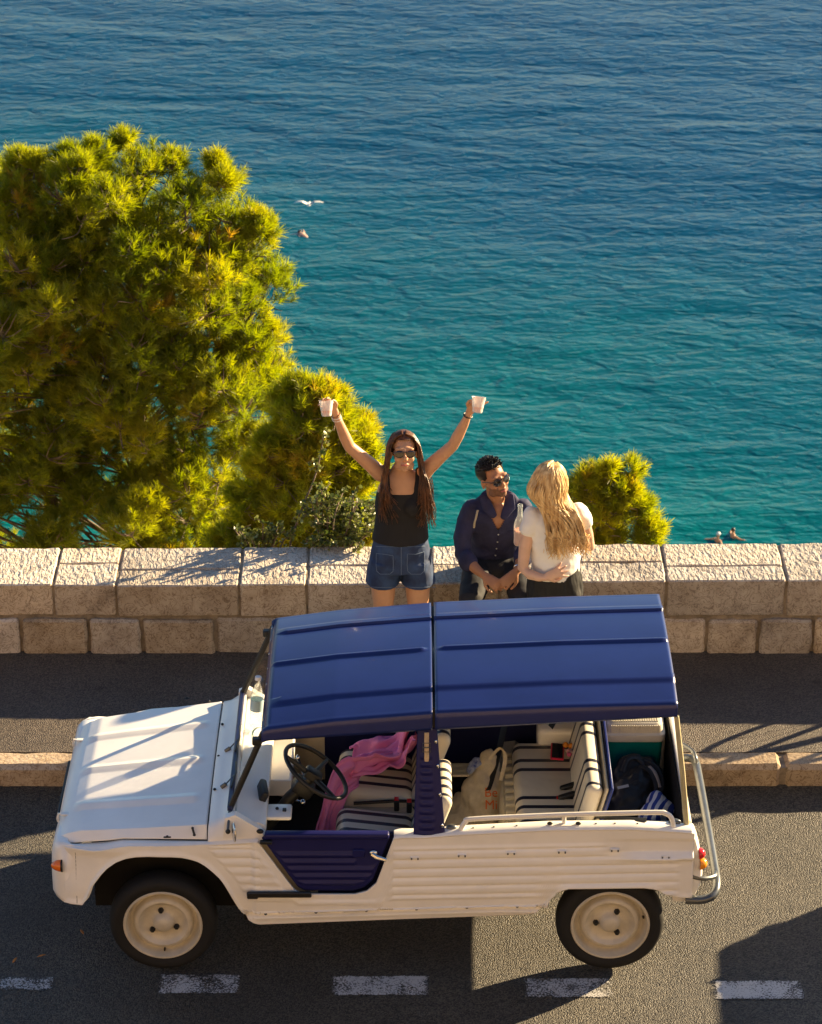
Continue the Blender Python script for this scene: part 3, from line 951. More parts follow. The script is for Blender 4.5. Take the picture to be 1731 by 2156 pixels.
# ---- cowl and scuttle --------------------------------------------
rings = []
for i in range(41):
    u = -1 + 2 * i / 40
    au = abs(u)
    if au < .86:
        hw = .665 * u / .86; dz = .028 * (1 - (u / .86) ** 2)
        rings.append([(-1.078, YC + hw, .80), (-1.078, YC + hw, .872 + dz), (-1.070, YC + hw, .884 + dz), (-1.03, YC + hw, .893 + dz), (-.985, YC + hw, .925 + dz * .6), (-.965, YC + hw, .945 + dz * .4), (-.94, YC + hw, .938 + dz * .3), (-.935, YC + hw, .80)])
    else:
        t = (au - .86) / .14
        hw = math.copysign(.665 + .058 * t, u)
        lo = .816
        f = lambda z: z + (lo - z) * smooth01(t)
        rings.append([(-1.078, YC + hw, .79), (-1.078, YC + hw, f(.872)), (-1.070, YC + hw, f(.884)), (-1.03, YC + hw, f(.893)), (-.985 + .07 * t, YC + hw, f(.925)), (-.965 + .13 * t, YC + hw, f(.945)), (-.94 + .13 * t, YC + hw, f(.938)), (-.935 + .13 * t, YC + hw, .79)])
cw = MB().loft(rings).build('cowl', M_WHITE, CAR, angle=45)
for y in (.36, .71, 1.06):
    MB().ell((-1.062, y, .912), (.009, .009, .007), u=8, v=5).build('rubber_stop', M_BLACK, cw)
# A-pillar gussets: triangular cheeks from the cowl back to the door
for s in (-1, 1):
    mb = MB()
    P = [(-.985, .945), (-.93, .965), (-.80, .875), (-.775, .835), (-.79, .80), (-1.0, .80)]
    mb.loft([[(x, yy(.70 + (.02 if z < .85 else 0), s), z) for x, z in P], [(x, yy(.655, s), z) for x, z in P]])
    mb.build('screen_cheek', M_WHITE, CAR, angle=30)
    mb = MB(); mb.ell((-.80, yy(.705, s), .868), (.02, .012, .014), u=10, v=6); mb.build('screen_clamp', M_BLACK, CAR)

# ---- dashboard ----------------------------------------------------
mb = MB()
DP = [(-.945, .90), (-.93, .915), (-.80, .885), (-.775, .87), (-.770, .85), (-.785, .80), (-.80, .74), (-.86, .72), (-.93, .72)]
mb.loft([[(x, y, z) for x, z in DP] for y in (.06, .3, .7, 1.1, 1.36)])
ds = mb.build('dashboard', M_WHITE, CAR, angle=35)
mb = MB(); mb.box(-.80, -.66, .64, 1.34, .70, .712, .004, 1); mb.box(-.672, -.66, .64, 1.34, .70, .80, .004, 1); mb.box(-.80, -.66, .635, .647, .70, .80, .004, 1); mb.build('glove_tray', M_WHITE, ds)
mb = MB(); mb.box(-.02, .02, -.08, .08, -.045, .03, .014, 3, Matrix.Translation((-.80, .36, .905)) @ Euler((0, R(25), R(8))).to_matrix().to_4x4()); mb.build('instrument_pod', M_BLACK, ds)
mb = MB(); mb.box(-.775, -.64, .16, .30, .835, .86, .012, 2); mb.build('switch_bracket', M_WHITE, ds)
MB().ell((-.72, .24, .865), (.010, .010, .008), u=8, v=5).build('switch', M_BLACK, ds); MB().box(-.69, -.67, .215, .24, .858, .868).build('switch', M_BLACK, ds)
mb = MB(); mb.tube([(-.80, .70, .68), (-.60, .60, .68)], .010, 8); mb.ell((-.60, .60, .68), (.02, .02, .02), u=10, v=6); mb.build('gear_lever', M_CHROME, CAR)

# ---- steering wheel ----------------------------------------------
SC_ = Vector((-.515, .415, .99))
Mw = Matrix.Translation(SC_) @ Matrix.Rotation(R(36), 4, 'Y')
mb = MB()
ring = [Mw @ Vector((.20 * math.cos(a), .20 * math.sin(a), 0)) for a in [2 * PI * i / 48 for i in range(48)]]
mb.tube(ring, .0125, 10, closed=True)
sw = mb.build('steering_wheel', M_BLACK, CAR)
for a in (70, 190, 310):
    c = Vector((math.cos(R(a)), math.sin(R(a)), 0))
    mb = MB(); mb.tube([Mw @ (c * .03 + Vector((0, 0, -.03))), Mw @ (c * .12 + Vector((0, 0, -.012))), Mw @ (c * .197)], [.017, .014, .012], 8)
    mb.build('spoke', M_BLACK, sw)
mb = MB(); mb.box(-.05, .05, -.04, .04, -.05, .0, .012, 2, Mw); mb.build('hub', M_BLACK, sw)
mb = MB(); mb.tube([Mw @ Vector((0, 0, -.04)), Mw @ Vector((-.02, 0, -.22)), Vector((-.80, .40, .62))], [.03, .035, .03], 12); mb.box(-.06, .06, -.05, .05, -.16, -.08, .015, 2, Mw); mb.build('column', M_BLACK, sw)
mb = MB(); mb.tube([Mw @ Vector((-.03, .02, -.07)), Mw @ Vector((-.09, .12, -.05))], [.005, .008], 8); mb.ell(Mw @ Vector((-.09, .125, -.05)), (.012, .018, .018), u=10, v=6); mb.build('stalk', M_CHROME, sw)
mb = MB()
for y in (.20, .30, .40):
    mb.tube([(-.86, y, .50), (-.76, y, .45), (-.73, y, .42)], .010, 6); mb.box(-.745, -.715, y - .03, y + .03, .39, .45, .006, 1)
mb.build('pedal', M_STEEL, CAR)

# ---- windscreen ---------------------------------------------------
TOPX, TOPZ, BX, BZ = -.775, 1.405, -.962, .955
mb = MB(); mb.box(BX - .014, BX + .014, .075, 1.345, BZ - .012, BZ + .022, .006, 1)
wf = mb.build('screen_frame', M_NAVY, CAR)
for s in (-1, 1):
    mb = MB(); mb.tube([(BX, yy(.615, s), BZ), (TOPX, yy(.585, s), TOPZ)], .017, 8); mb.build('screen_post', M_BLACK, wf)
    mb = MB(); mb.box(-.025, .025, -.02, .02, -.02, .02, .006, 1, Matrix.Translation((TOPX - .035, yy(.60, s), TOPZ - .045))); mb.build('screen_latch', M_BLACK, wf)
mb = MB(); mb.tube([(TOPX, .115, TOPZ), (TOPX, 1.305, TOPZ)], .014, 8); mb.build('screen_header', M_NAVY, wf)
mb = MB(); mb.add([(BX + .004, .11, BZ + .01), (BX + .004, 1.31, BZ + .01), (TOPX + .004, 1.29, TOPZ), (TOPX + .004, .13, TOPZ)], [(0, 1, 2, 3)]); mb.build('screen_glass', M_GLASS, wf)
for y in (.36, .74):
    mb = MB(); mb.tube([(-1.025, y, .925), (-1.0, y, .945)], .012, 8); mb.tube([(-1.0, y, .945), (-.955, y + .03, .985)], .004, 6)
    wp = mb.build('wiper_arm', M_STEEL, CAR)
    mb = MB(); mb.tube([(-.965, y - .10, .985), (-.945, y + .03, 1.0), (-.955, y + .16, .99)], .005, 6); mb.build('wiper_blade', M_BLACK, wp)
# door mirror
mb = MB(); mb.tube([(-.965, .075, .95), (-.965, .02, .935), (-.968, -.035, .90)], .007, 8)
mr_ = mb.build('mirror_arm', M_STEEL, CAR)
mb = MB(); mb.ell((-.935, -.045, .895), (.012, .05, .058), Matrix.Rotation(R(12), 3, 'Z'), u=18, v=10); mb.build('mirror', M_CHROME, mr_)
mb = MB(); mb.ell((-.967, -.04, .895), (.014, .014, .014), u=8, v=6); mb.build('mirror_joint', M_BLACK, mr_)

# ---- doors ---------------------------------------------------------
for s in (-1, 1):
    vs, fs = [], []
    L = [(-.79, .838), (-.605, .545), (-.565, .52), (-.31, .52), (-.25, .54), (-.205, .585), (-.112, .848)]
    xs = sorted(set([-.79 + .678 * i / 90 for i in range(91)]))
    NZ = 70
    for x in xs:
        b, t = lerp(L, x), .845
        for j in range(NZ + 1):
            z = b + (t - b) * j / NZ
            d = 0.006
            e = min(z - b, (x + .79) * .85, (-.112 - x) * .95)
            a = smooth01((e - .03) / .03) * smooth01((.775 - z) / .015) * smooth01((z - .56) / .01)
            if x > -.30 and z > .68: a *= 0
            ph = ((z - .555) % .043) / .043
            d += .009 * a * (0.5 - 0.5 * math.cos(2 * PI * ph)) ** .8
            d -= .014 * (1 - smooth01(e / .018))
            hw = 0.752 + d - 0.016 * smooth01((z - .55) / .3)
            vs.append((x, yy(hw, s), z))
    for i in range(len(xs) - 1):
        for j in range(NZ):
            q = (i * (NZ + 1) + j, (i + 1) * (NZ + 1) + j, (i + 1) * (NZ + 1) + j + 1, i * (NZ + 1) + j + 1)
            fs.append(q if s < 0 else q[::-1])
    d_ = MB().add(vs, fs).build('door', M_BLUED, CAR, angle=60)
    sm = d_.modifiers.new('thick', 'SOLIDIFY'); sm.thickness = 0.03; sm.offset = -1
    mb = MB(); a, b = sorted((yy(.752, s), yy(.70, s))); mb.box(-.775, -.115, a, b, .842, .876, .012, 3); mb.build('door_rail', M_BLUED, d_)
    mb = MB(); mb.ell((-.20, yy(.758, s), .765), (.022, .012, .02), u=12, v=8); mb.tube([(-.205, yy(.768, s), .765), (-.18, yy(.785, s), .758), (-.13, yy(.788, s), .742)], [.014, .013, .010], 8); mb.build('door_handle', M_CHROME, d_)
    mb = MB(); mb.box(-.31, -.245, yy(.752, s) - .006, yy(.752, s) + .006, .735, .785, .005, 1); mb.build('lock_recess', M_BLUED, d_)
    mb = MB(); mb.box(-.875, -.53, yy(.785, s) - .010, yy(.785, s) + .010, .505, .54, .006, 1); mb.box(-.875, -.815, yy(.777, s) - .016, yy(.777, s) + .016, .495, .52, .006, 1); mb.build('door_strap', M_BLACK, d_)
    mb = MB(); mb.box(-.80, -.735, yy(.755, s) - .012, yy(.755, s) + .012, .822, .842, .004, 1); mb.build('hinge', M_BLACK, d_)

# ---- B pillars -----------------------------------------------------
for s in (-1, 1):
    vs, fs = [], []
    for j in range(121):
        t = j / 120
        z = .845 + .60 * t
        hw = .735 - .125 * t
        xa, xb = .012 + .022 * t, .182 - .045 * t
        for i in range(17):
            u = i / 16
            x = xa + (xb - xa) * u
            a = smooth01((u - .18) / .06) * smooth01((.66 - u) / .06) * smooth01((t - .03) / .02) * smooth01((.80 - t) / .02)
            ph = (t * 14) % 1
            d = .008 * a * (0.5 - 0.5 * math.cos(2 * PI * ph)) ** .8 + .008 * math.sin(PI * u)
            vs.append((x, yy(hw + d, s), z))
    for j in range(120):
        for i in range(16):
            q = (j * 17 + i, j * 17 + i + 1, (j + 1) * 17 + i + 1, (j + 1) * 17 + i)
            fs.append(q if s < 0 else q[::-1])
    p_ = MB().add(vs, fs).build('door_pillar', M_BLUED, CAR, angle=60)
    sm = p_.modifiers.new('thick', 'SOLIDIFY'); sm.thickness = 0.025; sm.offset = -1
    for t in (.12, .40, .66, .88):
        x = .182 - .045 * t - .012
        mb = MB(); mb.ell((x, yy(.735 - .125 * t + .008, s), .845 + .60 * t), (.008, .006, .013), u=10, v=6); mb.build('snap_fastener', M_CHROME, p_)
    mb = MB()
    pts = [(.082, yy(.735 - .125 * t + .026, s), .845 + .60 * t) for t in (.72, .75, .80, .86, .92, .98)]
    mb.tube(pts, [.010, .0125, .0125, .0125, .0125, .012], 8, flat=(.3, (0, 1, 0)))
    st = mb.build('leather_strap', M_LEATHER, p_)
    mb = MB()
    for t in (.83, .87):
        c = Vector((.082, yy(.735 - .125 * t + .031, s), .845 + .60 * t))
        mb.tube([c + Vector((dx, 0, dz)) for dx, dz in ((-.02, -.013), (.02, -.013), (.02, .013), (-.02, .013))], .0028, 6, closed=True)
    mb.build('buckle', M_STEEL, st)
# navy side curtain closing the rear bay on the kerb side
mb = MB(); mb.loft([[(.15, 1.40, .88), (.15, 1.39, .90), (.15, 1.325, 1.46), (.15, 1.34, 1.46)], [(1.40, 1.40, .89), (1.40, 1.39, .91), (1.37, 1.325, 1.52), (1.37, 1.34, 1.52)]])
mb.build('side_curtain', M_NAVY, CAR)

# ---- roof -----------------------------------------------------------
RZ = [(-.80, 1.432), (-.775, 1.448), (-.40, 1.502), (.115, 1.548), (.125, 1.551), (.8, 1.585), (1.385, 1.603), (1.40, 1.600)]
RS = [(-.78, 1.378), (.115, 1.445), (1.39, 1.525)]
def roof_panel(x0, x1, ends):
    NX, K = 70, 150
    vs, fs = [], []
    for i in range(NX + 1):
        x = x0 + (x1 - x0) * i / NX
        sh = lerp(RZ, x); sk = lerp(RS, x)
        for k in range(K + 1):
            u = -1 + 2 * k / K
            au = abs(u)
            if au > .90:
                t = (au - .90) / .10
                hw = .592 + .033 * math.sin(min(1, t * 2.2) * PI / 2) + .008 * t
                z = sh - .012 * min(1, t * 2.2) ** 2 - (sh - .012 - sk) * max(0, (t - .28) / .72)
            else:
                v = u / .90
                hw = .592 * au / .90
                z = sh + .036 * (1 - abs(v) ** 2.4)
                e0 = smooth01((x - x0 - .02) / .04) * smooth01((x1 - x - (.03 if ends[1] else .0)) / .02)
                eo = smooth01((x - x0 - .03) / .07) if ends[0] else 1.0
                q = abs(v) / .021
                z += .013 * e0 * smooth01(1.6 - q)                      # middle rib
                q = (abs(v) - .66)
                z += eo * (.013 * smooth01((q + .05) / .008) * (1 - smooth01((q - .02) / .07)))  # shoulder steps
            # front lip turns down
            if ends[0]:
                z -= .05 * (1 - smooth01((x - x0) / .035)) * (1 if au < .9 else 0.2)
            vs.append((x, YC + math.copysign(hw, u), z))
    for i in range(NX):
        for k in range(K):
            fs.append((i * (K + 1) + k, (i + 1) * (K + 1) + k, (i + 1) * (K + 1) + k + 1, i * (K + 1) + k + 1))
    o = MB().add(vs, fs).build('roof_panel', M_BLUE, CAR, angle=55)
    sm = o.modifiers.new('thick', 'SOLIDIFY'); sm.thickness = 0.012; sm.offset = -1
    return o
rf = roof_panel(-.785, .112, (1, 1))
rb = roof_panel(.126, 1.392, (0, 0))
for x, p in ((-.778, rf), (1.391, rb)):
    for i in range(7):
        y = .20 + i * .17
        z = lerp(RZ, x) + .036 * (1 - abs((y - YC) / .592) ** 2.4) - .02
        MB().ell((x, y, z), (.005, .005, .005), u=8, v=5).build('roof_stud', M_CHROME, p)
mb = MB(); mb.tube([(.119, .12, 1.44), (.119, .14, 1.53), (.119, .71, 1.57), (.119, 1.28, 1.53), (.119, 1.30, 1.44)], .016, 8); mb.build('roof_hoop', M_BLACK, CAR)

# ---- rear end -------------------------------------------------------
mb = MB(); mb.box(1.462, 1.492, .06, 1.36, .47, .90, .01, 2); tg = mb.build('tailgate', M_WHITE, CAR)
MB().box(1.40, 1.478, .0, 1.42, .425, .475, .01, 2).build('shadow_valance', M_WHITE, CAR)  # added box under the tailgate, closes a lit gap in the car's ground shadow
mb = MB(); mb.box(1.452, 1.460, .08, 1.34, .49, .885); mb.build('tailgate_lining', M_MATTBLACK, tg)
for i in range(6):
    MB().box(1.488, 1.50, .20, 1.22, .53 + i * .055, .555 + i * .055, .006, 1).build('tailgate_rib', M_WHITE, tg)
for s in (-1, 1):
    mb = MB(); mb.tube([(1.462, yy(.675, s), .895), (1.43, yy(.65, s), 1.2), (1.388, yy(.615, s), 1.52)], [.016, .015, .014], 8); mb.build('rear_post', M_POST, CAR)
    rings = []
    for k in range(9):
        z = .47 + .36 * k / 8
        ex = .078 * math.sin(PI * (.12 + .80 * (1 - k / 8) ** 1.0)) ** .6 * (1.15 - .5 * k / 8)
        rings.append([(1.485, yy(.72, s), z), (1.485 + ex * .8, yy(.722, s), z), (1.485 + ex, yy(.70, s), z), (1.485 + ex, yy(.585, s), z), (1.485 + ex * .8, yy(.565, s), z), (1.485, yy(.565, s), z)])
    rings = [[(x if s < 0 else 1.485 + (x - 1.485) * .2, y, z) for x, y, z in rg] for rg in rings]
    lp = MB().loft(rings).build('lamp_panel', M_WHITE, CAR, angle=60)
    T0 = Matrix.Rotation(PI / 2, 4, 'Y')
    mb = MB(); mb.lathe([(.032, 0), (.030, .016), (.021, .028), (.010, .034), (0, .035)], 18, Matrix.Translation((1.532 if s < 0 else 1.465, yy(.706, s), .730)) @ T0); mb.build('stop_lamp', M_RED, CAR)
    mb = MB(); mb.lathe([(.035, 0), (.033, .017), (.024, .031), (.011, .039), (0, .040)], 18, Matrix.Translation((1.540 if s < 0 else 1.462, yy(.706, s), .668)) @ T0); mb.build('rear_indicator', M_AMBER, CAR)
    mb = MB(); mb.tube(spline([(1.48, yy(.715, s), .60), (1.56, yy(.71, s), .575), (1.625, yy(.66, s), .555), (1.640, yy(.60, s), .54), (1.643, yy(.585, s), .51)], 6), .013, 8); mb.build('bumper_stay', M_STEEL, CAR)
mb = MB(); mb.tube(spline([(1.47, -.03, .46), (1.56, -.03, .46), (1.622, .0, .475), (1.645, .08, .497), (1.648, .27, .505), (1.648, .71, .508), (1.648, 1.15, .505), (1.645, 1.34, .497), (1.622, 1.42, .475), (1.56, 1.45, .46), (1.47, 1.45, .46)], 8), .0235, 12); mb.build('rear_bumper', M_STEEL, CAR)

# ---- seats ------------------------------------------------------------
for s, y0, y1 in ((-1, .14, .645), (1, .80, 1.285)):
    mb = MB(); mb.box(-.215, .215, -.25, .25, -.075, .075, .055, 5)
    # shape: crown, front roll
    M = Matrix.Translation((-.20, (y0 + y1) / 2, .545)) @ Matrix.Rotation(R(7), 4, 'Y')
    mb.v = [tuple(M @ Vector((x, y * (y1 - y0) / .5, z + (.022 * (1 - (x / .22) ** 2) * (1 - (y / .26) ** 2) if z > 0 else 0)))) for x, y, z in mb.v]
    st = mb.build('seat_cushion', M_SEAT, CAR, angle=60)
    mb = MB(); mb.box(-.045, .045, -.25, .25, -.02, .47, .042, 5)
    M = Matrix.Translation((.035, (y0 + y1) / 2, .52)) @ Matrix.Rotation(R(20), 4, 'Y')
    mb.v = [tuple(M @ Vector((x - .02 * (1 - (y / .25) ** 2), y * (y1 - y0) / .5 * (1 - .12 * smooth01((z - .25) / .22)), z))) for x, y, z in mb.v]
    mb.build('seat_back', M_SEAT, CAR, angle=60)
    mb = MB()
    for yq in (y0 + .04, y1 - .04):
        mb.tube([(-.38, yq, .33), (-.36, yq, .46), (.03, yq, .44), (.05, yq, .33)], .012, 8)
    mb.build('seat_frame', M_BLACK, CAR)
mb = MB(); mb.box(-.36, .02, .70, .79, .33, .54, .02, 2); mb.build('tunnel_box', M_CREAM, CAR)
mb = MB(); mb.tube([(-.32, .745, .585), (-.10, .745, .60), (.02, .745, .60), (.06, .745, .55)], .010, 8); mb.build('handbrake', M_BLACK, CAR)
for x, y in ((-.08, .70), (-.01, .68)):
    mb = MB(); mb.box(x - .015, x + .015, y - .022, y + .022, .57, .64, .006, 1, Matrix.Identity(4)); q = mb.build('belt_buckle', M_BLACK, CAR)
    mb = MB(); mb.box(x - .012, x + .012, y - .018, y + .018, .641, .645); mb.build('release_button', M_RED, q)
# bench
mb = MB(); mb.box(-.19, .19, -.5, .5, -.075, .075, .045, 5)
mb.v = [(x + .765, .735 + y * .98, .628 + z + (.016 * (1 - (x / .2) ** 2) * (0.6 + 0.4 * math.cos(y * 11)) if z > 0 else 0)) for x, y, z in mb.v]
mb.build('bench_cushion', M_BENCH, CAR, angle=60)
mb = MB(); mb.box(-.045, .045, -.46, .46, -.05, .265, .035, 5)
M = Matrix.Translation((.935, .765, .69)) @ Matrix.Rotation(R(14), 4, 'Y')
mb.v = [tuple(M @ Vector(p)) for p in mb.v]
bk = mb.build('bench_back', M_BENCH, CAR, angle=60)
mb = MB(); mb.box(.05, .066, -.47, .50, -.12, .285, .006, 1); mb.v = [tuple(M @ Vector(p)) for p in mb.v]; mb.build('back_board', M_CREAM, bk)
mb = MB(); mb.box(.068, .088, -.48, .51, -.12, .30, .006, 1); mb.v = [tuple(M @ Vector(p)) for p in mb.v]; mb.build('back_shell', M_BLUE, bk)
for x, y, c in ((.86, .60, 0), (.875, .70, 1)):
    mb = MB(); mb.box(-.05, .05, -.018, .018, -.012, .014, .006, 1, Matrix.Translation((x, y, .722)) @ Matrix.Rotation(R(-20), 4, 'Y')); q = mb.build('bench_buckle', M_BLACK, CAR)
    if c == 0:
        mb = MB(); mb.box(-.056, -.050, -.014, .014, -.01, .012, 0, 1, Matrix.Translation((x, y, .722)) @ Matrix.Rotation(R(-20), 4, 'Y')); mb.build('release_button', M_RED, q)
# seat belts
def strap(pts, wd, name, up, par=CAR, m=M_BLACK):
    mb = MB(); mb.tube(spline(pts, 5), wd, 8, flat=(.07, up)); return mb.build(name, m, par)
strap([(.60, 1.34, 1.25), (.56, 1.25, .95), (.50, 1.08, .74), (.455, .93, .64), (.43, .86, .60)], .024, 'seat_belt', (-.6, -.5, .4))
strap([(.93, 1.33, 1.20), (.86, 1.26, .93), (.76, 1.20, .74)], .024, 'seat_belt', (-.7, -.4, .4))
strap([(.99, .16, .86), (1.08, .09, .90), (1.18, .05, .915), (1.25, .04, .918)], .022, 'seat_belt', (0, 0, 1))

# ---- wheels -----------------------------------------------------------
def wheel(x, s):
    yo = yy(.735, s)                              # outer face
    T = Matrix.Translation((x, yo, .292)) @ (Matrix.Rotation(PI / 2, 4, 'X') if s < 0 else Matrix.Rotation(-PI / 2, 4, 'X'))
    ang = Matrix.Rotation(R(8 if x < 0 else -28), 4, 'Z')
    mb = MB(); mb.lathe([(.213, -.010), (.214, .0), (.209, .005), (.201, .004), (.195, -.010), (.190, -.046), (.178, -.056), (.166, -.052), (.156, -.026), (.147, -.014), (.134, -.012), (.120, -.026), (.104, -.040), (.068, -.040), (.056, -.030), (.050, -.012), (.036, .000), (.016, .006), (0, .0065)], 56, T)
    w_ = mb.build('wheel', M_RIM, CAR, angle=50)
    mb = MB(); mb.lathe([(.200, -.008), (.216, -.002), (.230, .006), (.252, .010), (.270, .004), (.284, -.012), (.291, -.030), (.292, -.06), (.291, -.092), (.284, -.112), (.265, -.128), (.215, -.125), (.19, -.11)], 64, T); t_ = mb.build('tyre', M_RUBBER, w_, angle=60)
    for k_ in range(3):
        a = 2 * PI * k_ / 3 + PI / 2
        c = T @ ang @ Vector((.076 * math.cos(a), .076 * math.sin(a), -.036))
        mb = MB(); mb.lathe([(.016, -.004), (.0155, .012), (.011, .020), (0, .021)], 6, Matrix.Translation(c) @ T.to_3x3().to_4x4()); mb.build('wheel_nut', M_BLACK, w_)
    a = -PI / 2 if x < 0 else R(8)
    c = T @ Vector((.182 * math.cos(a), .182 * math.sin(a), -.052))
    mb = MB(); mb.lathe([(.006, 0), (.006, .018), (.004, .022), (0, .022)], 8, Matrix.Translation(c) @ T.to_3x3().to_4x4()); mb.build('valve', M_BLACK, w_)
    mb = MB(); mb.lathe([(.19, -.11), (.12, -.09), (.08, -.12), (0, -.12)], 24, T); mb.build('drum', M_MATTBLACK, w_)
for s in (-1, 1):
    wheel(-1.335, s); wheel(1.072, s)
mb = MB(); mb.box(-1.42, -1.25, .12, 1.30, .24, .30); mb.build('front_axle', M_MATTBLACK, CAR)
# dark wheel well liners
for s in (-1, 1):
    a, b = sorted((yy(.72, s), yy(.52, s)))
    mb = MB()
    P = [(-1.70, .47), (-1.66, .60), (-1.56, .72), (-1.40, .765), (-1.25, .765), (-1.10, .72), (-.98, .58), (-.90, .42)]
    mb.loft([[(x, a, z) for x, z in P], [(x, b, z) for x, z in P]], closed=False)
    mb.build('wheel_arch_liner', M_MATTBLACK, CAR)
CAR.location.z = -.02
CAR.rotation_euler.x = R(-1.6)                    # stands on the cambered road
# the same model parked behind it, beyond the frame: its shadow falls into the view
CAR2 = copy_tree(CAR)
CAR2.location.x += 5.62
CAR2.location.y += 0.02
CAR2['label'] = 'second white open car with a navy roof, standing behind the first one with empty seats'
# ================================================================ THINGS IN THE CAR
M_TOWEL = mat('pink_cotton', (0.84, 0.26, 0.46), 0.9, col2=(0.72, 0.22, 0.50), scale=6, bump=0.6, bscale=90, bdist=0.002)
def cloth(path, side, widths, amp, waves, seed, nu=70, nv=36):
    """pleated sheet along a path; folds run along it and drift"""
    rnd_ = random.Random(seed)
    P = spline(path, max(2, nu // (len(path) - 1)))
    S = Vector(side).normalized()
    vs, fs = [], []
    ph = [rnd_.uniform(0, 6) for _ in range(6)]
    n_ = len(P)
    for i in range(n_):
        t = i / (n_ - 1)
        T_ = (P[min(i + 1, n_ - 1)] - P[max(i - 1, 0)]).normalized()
        s_ = (S - T_ * S.dot(T_)).normalized(); N_ = T_.cross(s_)
        if N_.z < 0 or (abs(N_.z) < .3 and N_.y > 0): N_ = -N_
        w_ = lerp(widths, t); a_ = lerp(amp, t)
        for j in range(nv + 1):
            v = -1 + 2 * j / nv
            f = sum(math.sin(v * k_ * waves + ph[q] + 2.2 * t * (q - 1.5)) / k_ ** .8 for q, k_ in enumerate((1.0, 1.7, 2.9))) * .55
            f += noise.noise((v * 2.5 + seed, t * 6, 1.3)) * .9
            sh_ = noise.noise((v * 1.7, t * 4, seed * 2.7)) * .03
            vs.append(P[i] + s_ * (v * w_ + sh_) + N_ * (a_ * f) + T_ * (.02 * noise.noise((v * 3, seed, 5)) * (1 if i > n_ - 8 or i < 4 else 0)))
    for i in range(n_ - 1):
        for j in range(nv):
            fs.append((i * (nv + 1) + j, i * (nv + 1) + j + 1, (i + 1) * (nv + 1) + j + 1, (i + 1) * (nv + 1) + j))
    return vs, fs
mb = MB()
mb.add(*cloth([(.05, 1.22, .95), (-.02, 1.19, .80), (-.10, 1.15, .72), (-.20, 1.10, .70), (-.31, 1.06, .68)], (.25, 1, .1), [(0, .13), (.5, .15), (1, .12)], [(0, .012), (.5, .028), (1, .02)], 5.5, 3))
mb.add(*cloth([(.02, 1.06, .82), (-.05, 1.03, .72), (-.15, 1.0, .70), (-.26, .95, .695), (-.36, .90, .68)], (.3, 1, 0), [(0, .10), (.5, .12), (1, .10)], [(0, .015), (.5, .03), (1, .02)], 5, 8))
mb.add(*cloth([(-.10, 1.0, .735), (-.22, .93, .725), (-.34, .85, .70), (-.41, .765, .64), (-.45, .70, .53), (-.475, .65, .43), (-.485, .62, .35)], (.75, .55, 0), [(0, .12), (.45, .085), (.7, .075), (1, .085)], [(0, .02), (.5, .018), (1, .014)], 6, 15))
tw = obj('towel', mb.mesh('towel', Vector((-.2, 1.0, .6)), True, 180), M_TOWEL)
sm = tw.modifiers.new('thick', 'SOLIDIFY'); sm.thickness = .006
tw.location = (-.2, 1.0, .6)
tag(tw, 'crumpled pink cotton towel draped over the striped passenger seat', 'towel')

M_CANVAS = mat('cream_canvas', (0.60, 0.50, 0.34), 0.9, var=0.2, scale=10, bump=0.5, bscale=120, bdist=0.001)
M_CLOTHBLUE = mat('blue_cloth', (0.03, 0.06, 0.28), 0.8, col2=(0.35, 0.4, 0.55), scale=35)
tb = thing('tote_bag', (.38, .95, .335), 'cream canvas tote bag with orange lettering slumped on the car floor', 'bag')
mb = MB()
mb.limb([((.40, .86, .41), .11, .07), ((.40, .92, .46), .125, .10), ((.405, .98, .54), .11, .085), ((.43, 1.04, .62), .075, .045), ((.455, 1.07, .68), .05, .025)], side=(1, -.25, 0))
mb.limb([((.24, .78, .37), .07, .04), ((.28, .86, .385), .10, .055), ((.34, .94, .42), .12, .07)], side=(1, 0, 0))
tbag = remesh(mb, 'bag_body', .008, M_CANVAS, tb, 2, .020, 12, None, (1.3, .8, 1))
mb = MB(); mb.tube(spline([(.44, 1.0, .70), (.50, 1.03, .755), (.53, .98, .72), (.505, .94, .60)], 6), .012, 8, flat=(.25, (0, 1, .4))); mb.build('bag_handle', M_CANVAS, tb)
mb = MB(); mb.tube(spline([(.27, .80, .375), (.34, .71, .362), (.41, .70, .36), (.425, .76, .37), (.36, .80, .375), (.30, .88, .40)], 6), .012, 8, flat=(.25, (0, 0, 1))); mb.build('bag_handle', M_CANVAS, tb)
mb = MB(); mb.ell((.38, 1.05, .64), (.05, .035, .035)); mb.ell((.35, 1.04, .60), (.04, .03, .03)); q = remesh(mb, 'scarf', .007, M_CLOTHBLUE, tb, 2, .012, 30)
M_OPRINT = mat('orange_print', (0.75, 0.16, 0.03), 0.8)
def print_on(target, body, size, centre, u, v, d, material, parent, name):
    """lay lettering on a surface: ray-cast every letter vertex along d"""
    me = text_mesh(body, size, 0.0)
    off = org(parent)
    u, v, d = Vector(u).normalized(), Vector(v).normalized(), Vector(d).normalized()
    for q in me.vertices:
        p = Vector(centre) + u * q.co.x + v * q.co.y - off
        hit, loc, no, _ = target.ray_cast(p - d * .5, d)
        q.co = (loc - d * .003) if hit else p
    me.materials.clear()
    return obj(name, me, material, parent)
bpy.context.view_layer.update()
print_on(tbag, 'Be', .075, (.45, .90, .515), (.98, .15, -.1), (0, .55, .8), (0, .82, -.57), M_OPRINT, tb, 'lettering')
print_on(tbag, 'Mi', .075, (.45, .865, .455), (.98, .15, -.1), (0, .55, .8), (0, .82, -.57), M_OPRINT, tb, 'lettering')

